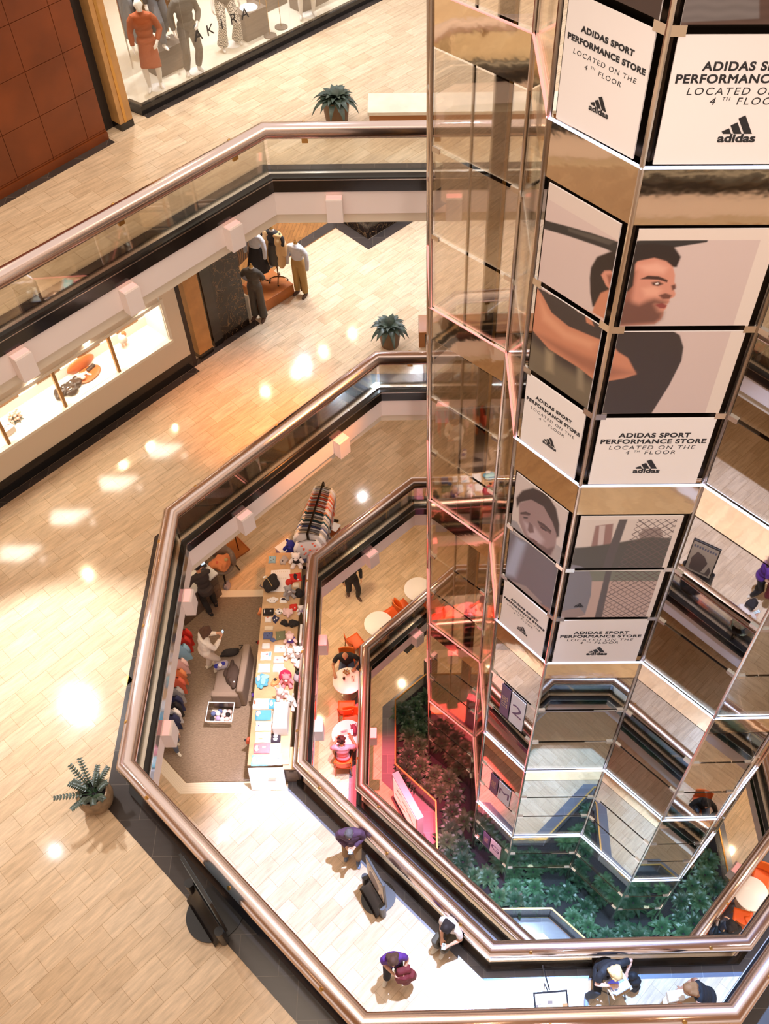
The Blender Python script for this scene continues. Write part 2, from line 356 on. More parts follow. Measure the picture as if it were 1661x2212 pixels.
# fascia luminaires: plaster boxes with a lens on top
def luminaire(x, y, z, d, label, group='plaster luminaires on the gallery fascias'):
    r = thing('fascia_luminaire', label, 'light fixture', (x, y, z), math.atan2(d[1], d[0]), group)
    MB().prism([(-.15, .0), (.15, .0), (.15, .20), (-.15, .20)], -.50, -.02).build('housing', 'plaster', r, bevel=.006)
    MB().prism([(-.14, .04), (.14, .04), (.14, .15), (-.14, .15)], -.02, -.008).build('lens', 'pink_lens', r)
LB = {'A': 'pale box light on the fascia under the top gallery', 'B': 'pale box light on the fascia above the kiosk floor', 'C': 'pale box light on the fascia above the cafe floor', 'D': 'pale box light on the fascia above the ground floor'}
for k, spots in dict(A=[(45, 770), (282, 630), (495, 487), (722, 425), (980, 425)], B=[(728, 945), (518, 1108), (412, 1290), (385, 1575), (955, 878)],
                     C=[(800, 1195), (697, 1385), (690, 1570), (955, 1167), (1590, 2085)], D=[(905, 1375), (804, 1585), (1625, 1905)]).items():
    P = [Vector(p) for p in EDGE[k]]
    for x, y in spots:
        q = W(x, y, LV[k]-.30).to_2d(); best = None
        for i in range(len(P)):
            a, b = P[i], P[(i+1) % len(P)]; d = (b-a).normalized(); t = (q-a).dot(d)
            if -.2 < t < (b-a).length+.2:
                dist = abs((q-a).dot(Vector((-d.y, d.x))))
                if best is None or dist < best[0]: best = (dist, a+d*t, d)
        _, p, d = best; nn = Vector((-d.y, d.x))*.10; p = p+nn
        luminaire(p.x, p.y, LV[k]-.22, d, LB[k])
# ---------------------------------------------------------------- glass lift shafts in the middle of the atrium
mat('sign_white', (238, 226, 218), .45)
mat('print_black', (34, 30, 30), .6)
mat('steel_dark', (52, 40, 30), .3, .8)
# each storey: (bottom of lowest pane, pane joints ..., top of top pane, top of the mirror band)
STOREY = [(22.48, 23.85, 25.25, 26.6, 27.3), (17.48, 18.88, 20.35, 21.78, 22.48), (12.47, 13.95, 15.40, 16.80, 17.48), (7.69, 9.12, 10.55, 11.86, 12.47), (3.67, 4.98, 6.15, 7.15, 7.69), (.15, 1.25, 2.35, 3.15, 3.67)]
def shaft(label, faces, mats, led, name='lift_shaft'):
    root = thing(name, label, 'lift shaft', (0, 0, 0))
    for fi, (p, q) in enumerate(faces):
        p, q = Vector(p), Vector(q); d = (q-p).normalized(); a, b = p+d*.035, q-d*.035
        for si, S in enumerate(STOREY):
            gm = mats(fi, si)
            MB().plate(p, q, S[3], S[4]-.03, .05, .03).build('mirror_band', 'gold_mirror', root)
            MB().plate(p-d*.02, q+d*.02, S[0]-.016, S[0]+.0, .034, -.01).build('light_strip', led(fi, si), root)
            if gm is None: continue
            for j in range(3):
                MB().plate(a, b, S[j]+.03, S[j+1]-.04, .012, .02).build('glass_panel', gm, root)
            for j in (1, 2):
                for e, sg in ((p, 1), (q, -1)):
                    MB().plate(e, e+d*sg*.16, S[j]-.05, S[j]+.03, .03, .0).build('clamp', 'chrome_thin', root)
    pts = [f[0] for f in faces]+[faces[-1][1]]
    for x, y in pts:
        MB().prism([(x+.03*math.cos(t), y+.03*math.sin(t)) for t in [math.pi*k/4 for k in range(8)]], .1, 27.4).build('corner_post', 'chrome_thin', root)
    return root
PA, PB, PC, PD_, PE = (1.50, 11.42), (1.50, 9.65), (2.335, 8.72), (4.05, 8.70), (5.13, 7.57)
PF, PG_, PH = (6.30, 7.57), (7.40, 8.70), (7.40, 10.6)
L0, L1, L2 = (.34, 14.1), (.34, 12.5), (1.50, 11.42)
left_shaft = shaft('clear glass lift shaft with pink light strips, left of the poster panels', [(L0, L1), (L1, L2), (L2, PB)], lambda f, s: 'shaft_glass', lambda f, s: 'led_pink')
poster_shaft = shaft('glass lift shaft carrying white sign panels and sports posters', [(PB, PC), (PC, PD_)], lambda f, s: None if s < 3 else 'bronze_glass', lambda f, s: 'led_white')
right_shaft = shaft('bronze glass lift shaft with white light strips, right of the posters', [(PD_, PE), (PE, PF), (PF, PG_), (PG_, PH)], lambda f, s: 'bronze_glass', lambda f, s: 'led_white')
# lift guide columns inside the shafts
for x, y, w, root in ((1.40, 13.5, .26, left_shaft), (1.0, 13.9, .03, left_shaft), (3.2, 11.2, 1.9, poster_shaft), (6.0, 10.6, 1.6, right_shaft)):
    MB().box((x, y, 13.7), (w, .3 if w < 1 else 1.4, 27.2)).build('guide_column', 'steel_dark', root)
for y in (13.2, 13.9):
    MB().box((1.47, y, 13.7), (.05, .07, 27.2)).build('guide_rail', 'brass', left_shaft)
def logo(M, s, parent):
    """three slanted bars over the word"""
    b = MB()
    for x0, hh in ((-.70, .26), (-.22, .66), (.26, 1.06)):
        w = .37; R = (x0+w-.5*hh, .87*hh); pts = [(x0, 0), (x0+w, 0), R, (R[0]-.278, R[1]-.16)]
        if hh < .3: pts = [(x0-.02, 0), (x0+w, 0), (x0+w-.16, .28), (x0-.10, .12)]
        b.prism([(x*s, y*s) for x, y in pts], .002, .004)
    b.v = [M @ Vector(v) for v in b.v]; b.build('logo', 'print_black', parent)
    text('lettering', 'adidas', .58*s, M @ Matrix.Translation((-.02*s, -.24*s, .002)), 'print_black', parent, bold=.02*s, sx=1.22)
def sign(p, q, S, root, sx=1.0):
    p, q = Vector(p), Vector(q); d = (q-p).normalized(); L = (q-p).length; a, b = p+d*.10, q-d*.12
    pn = MB().plate(a, b, S[0]+.03, S[1]-.05, .02, .0).build('sign_panel', 'sign_white', root)
    M = face_frame(a, b, S[0]) @ Matrix.Translation(((b-a).length/2, 0, .0105)); k = (b-a).length/1.5
    for tx, y, sz, bo, sh, spc in (('ADIDAS SPORT', 1.03, .118, .0042, 0, 1.10), ('PERFORMANCE STORE', .91, .118, .0042, 0, 1.10), ('LOCATED ON THE', .79, .105, 0, .12, 1.25), ('4    FLOOR', .69, .105, 0, .12, 1.25)):
        text('lettering', tx, sz*k, M @ Matrix.Translation((0, y, 0)), 'print_black', pn, spacing=spc, bold=bo, shear=sh, sx=1.08)
    text('lettering', 'TH', .055*k, M @ Matrix.Translation((-.185*k, .715, 0)), 'print_black', pn, spacing=1.2, shear=.12)
    logo(M @ Matrix.Translation((.02, .36, 0)), .21*k, pn)
for S in STOREY[:3]:
    sign(PB, PC, S, poster_shaft); sign(PC, PD_, S, poster_shaft)
    for p, q in ((PB, PC), (PC, PD_)):
        MB().plate(p, q, S[0], S[3], .03, .12).build('back_panel', 'steel_dark', poster_shaft)
        P, Q = Vector(p), Vector(q); d = (Q-P).normalized()
        for j in (1, 2):
            for e, sg in ((P, 1), (Q, -1)):
                MB().plate(e, e+d*sg*.16, S[j]-.06, S[j]+.04, .03, .0).build('clamp', 'chrome_thin', poster_shaft)
# ---------------------------------------------------------------- printed posters on the poster shaft
import numpy as np
def on_face(x, y, p, q):
    """where the sight line through photo pixel (x, y) meets the vertical face p-q: (distance along the face, height)"""
    v = RT*((x-CX)/FPX) + DN*((y-CY)/FPX) + FW
    p = Vector(p[:2]); d = (Vector(q[:2])-p).normalized(); n = Vector((-d.y, d.x)); t = n.dot(p)/n.dot(v.to_2d())
    P = v*t; return ((P.to_2d()-p).dot(d), P.z+CAMZ)
pm = bpy.data.materials.new('printed_poster'); pm.use_nodes = True
_a = pm.node_tree.nodes.new('ShaderNodeVertexColor'); _a.layer_name = 'print'
pm.node_tree.links.new(_a.outputs[0], pm.node_tree.nodes['Principled BSDF'].inputs['Base Color']); pm.node_tree.nodes['Principled BSDF'].inputs['Roughness'].default_value = .4
def sdf(U, V, poly):
    P = np.array(poly, float); n = len(P); d = np.full(U.shape, 1e9); ins = np.zeros(U.shape, bool)
    for i in range(n):
        a, b = P[i], P[(i+1) % n]; e = b-a; wx, wy = U-a[0], V-a[1]
        t = np.clip((wx*e[0]+wy*e[1])/max(e@e, 1e-9), 0, 1); d = np.minimum(d, np.hypot(wx-e[0]*t, wy-e[1]*t))
        c = ((a[1] > V) != (b[1] > V)); ins ^= c & (U < (b[0]-a[0])*(V-a[1])/((b[1]-a[1]) or 1e-9)+a[0])
    return np.where(ins, -d, d)
def poster(face, S, base, layers, org, scale, root, fx=None, joints=(1, 2), step=.009):
    p, q = Vector(face[0]), Vector(face[1]); d = (q-p).normalized(); nrm = Vector((-d.y, d.x)); L = (q-p).length
    polys = [([on_face(org[0]+x/scale, org[1]+y/scale, p, q) for x, y in pts], np.array(lin(c)), f) for c, f, pts in layers]
    for j in joints:
        u0, u1, z0, z1 = .10, L-.12, S[j]+.04, S[j+1]-.05; nu, nv = int((u1-u0)/step), int((z1-z0)/step)
        U, V = np.meshgrid(np.linspace(u0, u1, nu+1), np.linspace(z0, z1, nv+1)); col = np.tile(np.array(lin(base)), U.shape+(1,))
        for pl, c, f in polys:
            a = np.clip(.5-sdf(U, V, pl)/max(f, .004), 0, 1)[..., None]; a = a*a*(3-2*a); col = col*(1-a)+c*a
        if fx: col = fx(U, V, col, L)
        o = MB(); o.v = [(p.x+d.x*u, p.y+d.y*u, z) for u, z in zip(U.ravel(), V.ravel())]
        o.f = [(r*(nu+1)+i, r*(nu+1)+i+1, (r+1)*(nu+1)+i+1, (r+1)*(nu+1)+i) for r in range(nv) for i in range(nu)]
        me = bpy.data.meshes.new('poster_panel'); me.from_pydata(o.v, [], o.f); at = me.color_attributes.new('print', 'FLOAT_COLOR', 'POINT')
        at.data.foreach_set('color', np.concatenate([col, np.ones(U.shape+(1,))], -1).ravel()); me.materials.append(pm)
        ob = bpy.data.objects.new('poster_panel', me); C.objects.link(ob); ob.parent = root
        MB().plate(p+d*.10, q-d*.12, z0, z1, .016, .011).build('backing', 'sign_white', ob)
BGP = (206, 182, 172)
def frame_right(U, V, col, L):
    S1 = STOREY[1]; a = ((U > L-.30) | (V > S1[3]-.19))[..., None]; return np.where(a, np.array(lin((222, 203, 188))), col)
def frame_top(U, V, col, L):
    a = ((V > STOREY[1][3]-.25))[..., None]; return np.where(a, np.array(lin((214, 194, 180))), col)
HAIR, SKIN, FACE, SHD, BEARD, SHIRT = (48, 36, 30), (196, 128, 96), (206, 140, 116), (150, 92, 72), (112, 72, 58), (62, 50, 45)
head = [(HAIR, .03, [(480,300),(520,230),(620,190),(760,150),(900,140),(1030,160),(1078,230),(1050,298),(1000,300),(900,300),(780,300),(740,340),(720,420),(640,520),(600,560),(490,560),(475,470),(472,370)]),
        (SKIN, .03, [(482,620),(500,560),(545,470),(640,430),(700,560),(660,720),(590,720)]),
        (SHD, .10, [(600,500),(660,460),(700,600),(640,700),(600,640)]),
        (FACE, .025, [(740,310),(790,258),(900,236),(980,258),(1024,296),(1038,350),(1034,395),(1046,425),(1030,440),(1042,475),(1036,492),(1000,512),(1000,530),(984,545),(982,565),(962,590),(958,620),(940,650),(900,676),(660,690),(640,560),(690,440)]),
        (SHD, .09, [(690,400),(740,330),(780,330),(760,450),(740,600),(660,680),(640,560)]),
        (BEARD, .11, [(650,560),(720,520),(800,545),(850,522),(900,508),(960,522),(984,530),(950,548),(905,545),(930,590),(958,600),(948,640),(900,672),(660,690)]),
        (HAIR, .03, [(735,330),(745,260),(780,235),(760,420),(725,460),(700,450)]),
        ((226, 166, 142), .12, [(800,290),(920,268),(990,300),(960,340),(840,330)]),
        ((222, 160, 134), .09, [(820,440),(900,425),(950,450),(920,490),(840,490)]),
        ((70, 44, 36), .018, [(806,378),(860,354),(930,358),(990,385),(985,400),(930,382),(860,378)]),
        ((84, 52, 42), .03, [(880,400),(930,392),(960,410),(925,424),(890,418)]), ((236, 220, 208), .008, [(905,404),(925,400),(930,412),(910,414)]),
        ((98, 60, 48), .03, [(1012,420),(1040,412),(1044,440),(1020,452)]),
        ((110, 66, 52), .03, [(930,485),(975,470),(1018,486),(1000,508),(955,510)]),
        ((140, 66, 58), .02, [(905,548),(950,536),(984,552),(968,572),(935,570)]),
        (FACE, .03, [(548,350),(570,322),(610,320),(640,350),(640,430),(612,452),(580,420)]), (SHD, .05, [(585,350),(615,345),(625,400),(600,410)])]
bar = [((52, 46, 42), .02, [(150,-40),(185,-10),(330,28),(480,70),(690,140),(760,130),(900,100),(1040,78),(1260,74),(1272,95),(1250,132),(1040,166),(900,180),(700,230),(560,170),(330,92),(160,42)]),
       ((84, 76, 68), .03, [(330,40),(480,80),(640,130),(600,150),(460,105),(330,60)])]
body = [(SHIRT, .02, [(140,440),(200,470),(300,500),(400,590),(470,620),(580,690),(640,725),(1010,712),(1070,750),(1094,830),(1080,920),(1000,1080),(880,1270),(480,1270),(60,1000),(90,430)]),
        ((112, 98, 78), .25, [(40,760),(300,960),(520,1080),(520,1260),(300,1180),(40,990)]), ((150, 132, 104), .12, [(180,840),(230,870),(230,1000),(180,980)]), ((140, 124, 100), .10, [(390,960),(430,980),(430,1120),(390,1100)]),
        (SKIN, .03, [(85,430),(110,420),(150,470),(220,600),(330,690),(520,770),(610,800),(660,860),(725,900),(782,1008),(700,1035),(580,1056),(500,1045),(400,965),(200,840),(70,690)]),
        ((214, 150, 116), .14, [(130,480),(200,610),(320,720),(520,800),(480,840),(300,770),(160,650)]), ((158, 100, 76), .16, [(120,740),(260,850),(420,960),(560,1040),(760,1000),(640,960),(420,880)]),
        ((206, 172, 158), .01, [(150,420),(570,640),(580,690),(480,630),(400,600),(300,510),(200,475)])]
neckskin = [(SKIN, .03, [(440,600),(480,640),(500,690),(450,665)])]
org1 = (1120, 480)
poster((PB, PC), STOREY[1], BGP, bar+head+body+neckskin, org1, 3.07, poster_shaft, frame_top)
poster((PC, PD_), STOREY[1], BGP, bar+head+body, org1, 3.07, poster_shaft, frame_right)
org2 = (1020, 1000); s2 = 2.591
man = [((52, 42, 40), .05, [(250,250),(246,195),(280,155),(340,138),(420,175),(470,255),(488,345),(486,410),(470,420),(440,330),(400,250),(330,210),(275,220)]),
       ((150, 124, 122), .04, [(262,225),(330,205),(400,245),(448,330),(472,400),(468,470),(440,520),(395,505),(330,445),(285,390),(262,330)]),
       ((186, 166, 170), .14, [(290,330),(350,360),(400,430),(380,470),(320,430)]), ((96, 74, 72), .03, [(275,275),(320,285),(320,296),(275,288)]), ((96, 74, 72), .03, [(370,330),(440,385),(440,400),(375,352)]),
       ((122, 96, 94), .06, [(330,440),(400,470),(440,515),(395,508)]), ((170, 158, 154), .03, [(470,455),(490,470),(560,560),(500,580),(430,530)]), ((150, 144, 146), .05, [(180,300),(250,330),(300,420),(180,380)]),
       ((104, 100, 108), .05, [(150,370),(220,390),(350,470),(450,540),(510,600),(460,870),(380,790),(160,640)]), ((160, 168, 190), .16, [(250,420),(300,450),(240,640),(170,620)]),
       ((150, 138, 134), .05, [(165,640),(300,690),(390,780),(360,800),(240,700),(165,660)]), ((150, 112, 96), .04, [(380,785),(440,820),(450,860),(400,830)])]
man += [((70, 54, 54), .02, [(268,278),(300,272),(326,284),(324,292),(298,284),(270,288)]), ((70, 54, 54), .02, [(366,322),(400,340),(444,380),(440,390),(398,356),(366,334)]), ((58, 46, 48), .015, [(285,300),(312,304),(310,312),(288,310)]), ((58, 46, 48), .015, [(382,352),(418,376),(412,384),(382,364)]),
        ((112, 86, 86), .04, [(318,330),(340,350),(346,390),(322,392),(310,376)]), ((120, 70, 72), .02, [(312,418),(340,424),(366,442),(350,452),(318,434)]), ((104, 82, 80), .07, [(290,400),(330,450),(400,505),(440,515),(460,470),(420,480),(340,430)])]
field = [((214, 196, 182), .01, [(560,290),(1200,290),(1100,600),(480,600)]), ((150, 112, 100), .03, [(690,352),(790,340),(775,480),(660,490)]), ((200, 178, 168), .02, [(712,352),(745,350),(730,480),(700,482)]), ((150, 128, 116), .03, [(930,400),(960,368),(1050,362),(1070,400),(1040,430),(940,430)]),
         ((84, 76, 64), .06, [(500,480),(640,470),(790,450),(900,430),(1000,415),(1140,420),(1060,600),(480,600)]), ((92, 80, 74), .02, [(830,300),(875,300),(800,520),(760,640),(740,870),(680,870),(720,620),(760,490)]),
         ((190, 160, 144), .02, [(660,640),(1060,640),(960,880),(600,880)]), ((120, 118, 100), .03, [(480,600),(1060,600),(1050,660),(660,662),(480,640)]), ((92, 80, 74), .02, [(748,600),(782,600),(724,870),(684,870)]),
         ((124, 118, 122), .02, [(500,560),(600,575),(655,600),(670,650),(664,740),(630,850),(560,835),(480,850)]), ((152, 128, 118), .02, [(490,830),(600,810),(635,850),(560,870),(480,870)])]
def mesh_fence(U, V, col, L):
    S2 = STOREY[2]; w = .13; f = np.minimum(np.abs(((U+V) % w)-w/2), np.abs(((U-V) % w)-w/2)) < .010
    f &= (U > .95-.25*(S2[3]-V)/2.8) & (U < L-.2); col = np.where(f[..., None], np.array(lin((104, 84, 76))), col)
    return np.where((U > L-.20)[..., None] | (V > S2[3]-.12)[..., None], np.array(lin((224, 206, 192))), col)
poster((PB, PC), STOREY[2], (206, 190, 182), man, org2, s2, poster_shaft)
poster((PC, PD_), STOREY[2], (206, 186, 172), field, org2, s2, poster_shaft, mesh_fence)
logo(face_frame(PC, PD_, 14.35) @ Matrix.Translation((.36, 0, .004)), .09, poster_shaft.children[-2])
top = [((112, 102, 98), .02, [(1440,-300),(1640,-300),(1640,40),(1440,50)])]
poster((PB, PC), STOREY[0], (70, 52, 44), [], (0, 0), 1, poster_shaft)
def knit(U, V, col, L): return col*(1+.10*np.sin(V*70+.6*np.sin(U*20)))[..., None]
poster((PC, PD_), STOREY[0], (84, 60, 50), top, (0, 0), 1, poster_shaft, knit)
# level cards inside the lower storeys
mat('card_plum', (92, 76, 110), .5); mat('card_white', (226, 226, 232), .5); mat('card_gold', (190, 160, 130), .5)
for ch, S in (('2', STOREY[3]), ('M', STOREY[4]), ('G', STOREY[5])):
    k = (S[2]-S[1]); P, Q = Vector(PB), Vector(PC); d = (Q-P).normalized(); o = Vector((-d.y, d.x))*(-.004)
    MB().plate(P+d*.34+o, P+d*.58+o, S[1]+.06*k, S[2]-.07*k, .008).build('level_card', 'card_plum', poster_shaft)
    w = MB().plate(P+d*.61+o, P+d*.98+o, S[1]+.06*k, S[2]-.07*k, .008).build('number_card', 'card_white', poster_shaft)
    M = face_frame(P, Q, S[1]) @ Matrix.Translation((.795, .50*k, .010)); text('lettering', ch, .42*k, M, 'card_plum', w)
    text('lettering', 'LEVEL', .16*k, face_frame(P, Q, S[1]) @ Matrix.Translation((.46, .5*k, .010)) @ Matrix.Rotation(math.pi/2, 4, 'Z'), 'card_gold', w, sx=.8)

# ---------------------------------------------------------------- planting bed round the foot of the shafts
mat('soil', (30, 26, 30), .9, bump=.6, bscale=30)
BED = [(.30, 14.85), (-.64, 14.0), (-.65, 11.95), (.50, 10.8), (.50, 9.4), (2.1, 7.8), (3.5, 7.78), (4.4, 6.9), (5.0, 6.3), (6.6, 6.3), (8.4, 8.1), (8.4, 11.6), (6.6, 14.85)]
trim(MB().prism(BED, .0, .22), 'soil')
trim(MB().sweep(BED, [(-.42, .001), (-.02, .001), (-.02, .008), (-.42, .008)], True), 'granite_lit')
gb = thing('planter_balustrade', 'low glass wall with a thin gold top rail round the planting bed', 'railing')
for i in range(len(BED)):
    a, b = Vector(BED[i]), Vector(BED[(i+1) % len(BED)]); d = (b-a).normalized()
    MB().plate(a+d*.02, b-d*.02, .02, .79, .014).build('glass_panel', 'rail_glass', gb)
MB().sweep(BED, [(-.02, .78), (.02, .78), (.02, .82), (-.02, .82)], True).build('top_rail', 'brass', gb)
mat('leaf_dark', (36, 62, 44), .38, var=.35, vscale=9)
mat('leaf_mid', (48, 78, 52), .4, var=.35, vscale=9)
mat('leaf_grey', (62, 74, 60), .42, var=.4, vscale=12)
def leaf(mb, base, az, el, L, w, droop, seg=5):
    h = Vector((math.cos(az), math.sin(az), 0)); s = Vector((-h.y, h.x, 0)); v = []
    for i in range(seg+1):
        t = i/seg; r = L*t; e = el-droop*t; p = Vector(base)+h*(r*math.cos(e))+Vector((0, 0, r*math.sin(e)))
        wd_ = w*math.sin(math.pi*min(1, .12+.88*t)**.8)*(1 if t < 1 else 0)
        v += [p-s*wd_+Vector((0, 0, wd_*.35)), p, p+s*wd_+Vector((0, 0, wd_*.35))]
    f = []
    for i in range(seg): k = 3*i; f += [(k, k+1, k+4, k+3), (k+1, k+2, k+5, k+4)]
    mb.add(v, f)
def rosette(r, L, w, n, base=(0, 0, 0), lift=.9):
    mb = MB()
    for i in range(n):
        t = i/n; az = i*2.39996+r.uniform(-.2, .2); el = lift*(1-t)+1.35*t+r.uniform(-.12, .12)
        leaf(mb, (base[0]+.02*math.cos(az), base[1]+.02*math.sin(az), base[2]), az, el, L*(1-.45*t)*r.uniform(.85, 1.1), w*r.uniform(.85, 1.1), 1.15*(1-t*.5))
    return mb
protos = []
for k in range(4):
    t = thing('bed_plant', 'leafy green rosette plant in the planting bed at the foot of the lift shafts', 'plant', (0, 0, .2), 0, 'leafy plants in the planting bed')
    rosette(random.Random(k), .44, .085, 24+2*k).build('foliage', 'leaf_dark' if k % 2 else 'leaf_mid', t); protos.append(t)
SH = [[(.2, 14.2), (.2, 12.45), (1.4, 11.3), (1.4, 9.55), (2.28, 8.6), (4.0, 8.6), (5.08, 7.45), (6.35, 7.45), (7.5, 8.6), (7.5, 14.2)]]
def inside(x, y, P):
    c = False
    for i in range(len(P)):
        a, b = P[i], P[(i+1) % len(P)]
        if (a[1] > y) != (b[1] > y) and x < (b[0]-a[0])*(y-a[1])/(b[1]-a[1])+a[0]: c = not c
    return c
def edge_dist(x, y, P):
    p = Vector((x, y)); best = 9
    for i in range(len(P)):
        a, b = Vector(P[i]), Vector(P[(i+1) % len(P)]); e = b-a; t = max(0, min(1, (p-a).dot(e)/e.dot(e))); best = min(best, (p-a-e*t).length)
    return best
spots = []; r = random.Random(11)
for _ in range(14000):
    x, y = r.uniform(-.7, 8.4), r.uniform(6.3, 14.9)
    if inside(x, y, BED) and not inside(x, y, SH[0]) and edge_dist(x, y, BED) > .24 and edge_dist(x, y, SH[0]) > .06 and all((x-a)**2+(y-b)**2 > .37**2 for a, b in spots): spots.append((x, y))
for i, (x, y) in enumerate(spots):
    p = protos[i % 4]
    if i < 4: p.location = (x, y, .2); p.rotation_euler = (0, 0, r.uniform(0, 6))
    else: dup(p, (x, y, .2), r.uniform(0, 6), scale=r.uniform(.8, 1.15))
print('bed plants', len(spots))
# ---------------------------------------------------------------- people and mannequins
V3 = Vector
def ik(a, b, l1, l2, hint):
    """middle joint of a two-bone limb from a to b, bent towards hint"""
    a, b, hint = V3(a), V3(b), V3(hint); d = b-a; L = min(d.length, (l1+l2)*.998); u = d.normalized(); b2 = a+u*L
    x = (l1*l1-l2*l2+L*L)/(2*L); h = math.sqrt(max(l1*l1-x*x, 0)); n = hint-u*hint.dot(u)
    n = n.normalized() if n.length > 1e-4 else u.orthogonal().normalized()
    return a+u*x+n*h, b2
def rx(deg): return Matrix.Rotation(math.radians(deg), 4, 'X')
for nm, c in dict(skin_fair=(226, 172, 140), skin_tan=(196, 136, 100), skin_brown=(120, 78, 56), hair_dark=(36, 26, 24), hair_brown=(84, 54, 38), hair_grey=(96, 88, 88), hair_blonde=(222, 184, 120), hair_auburn=(160, 106, 60),
                  knit_plum=(86, 56, 78), khaki=(146, 112, 70), denim=(88, 98, 120), black_cloth=(30, 27, 27), purple_cloth=(92, 44, 128), burgundy=(112, 34, 36), cream_cloth=(236, 224, 212), stone_trousers=(222, 204, 190), olive_trousers=(96, 92, 78),
                  shoe_grey=(120, 134, 156), shoe_white=(236, 226, 206), shoe_black=(32, 28, 28), plaid=(58, 48, 46), lilac_cloth=(206, 168, 190), mannequin_white=(246, 240, 232), rust_knit=(160, 78, 32), charcoal_knit=(84, 76, 66), jean_grey=(120, 120, 124), dark_jean=(70, 64, 60),
                  blouse_pale=(214, 208, 206), camel_coat=(226, 184, 128), tan_trousers=(176, 136, 76), black_skirt=(34, 26, 24), jumpsuit=(74, 66, 56), form_cloth=(240, 222, 196), shoe_brown=(88, 60, 44), red_cloth=(200, 40, 36), eye_dark=(30, 22, 20)).items():
    mat(nm, c, .55 if 'skin' in nm else .75, bump=0 if 'skin' in nm or 'mann' in nm else .25, bscale=60)
def hand(mb, w, d, nrm, side, curl=.5):
    """palm, four bent fingers of different lengths and a thumb; d along the hand, nrm out of the palm"""
    d = d.normalized(); nrm = (nrm-d*nrm.dot(d)).normalized(); s = d.cross(nrm)*side
    for t in (-.5, 0, .5): mb.tube([w-d*.01+s*.010*t*2, w+d*.085+s*.030*t*2], [.020, .0165], 8)
    for k, L in ((-1.5, .062), (-.5, .075), (.5, .080), (1.5, .070)):
        b = w+d*.082+s*.0205*k; e1 = b+(d+nrm*curl*.6+s*.10*k).normalized()*L*.55; e2 = e1+(d*(1-curl)+nrm*curl*1.6+s*.06*k).normalized()*L*.5
        mb.tube([b-d*.01, e1, e2], [.0105, .0100, .0085], 7)
    b = w+d*.02+s*.030; e1 = b+(d*.6+s*.8+nrm*.25).normalized()*.042; e2 = e1+(d*.9+s*.25+nrm*.4).normalized()*.034
    mb.tube([b-s*.012, e1, e2], [.0135, .0115, .0095], 7)
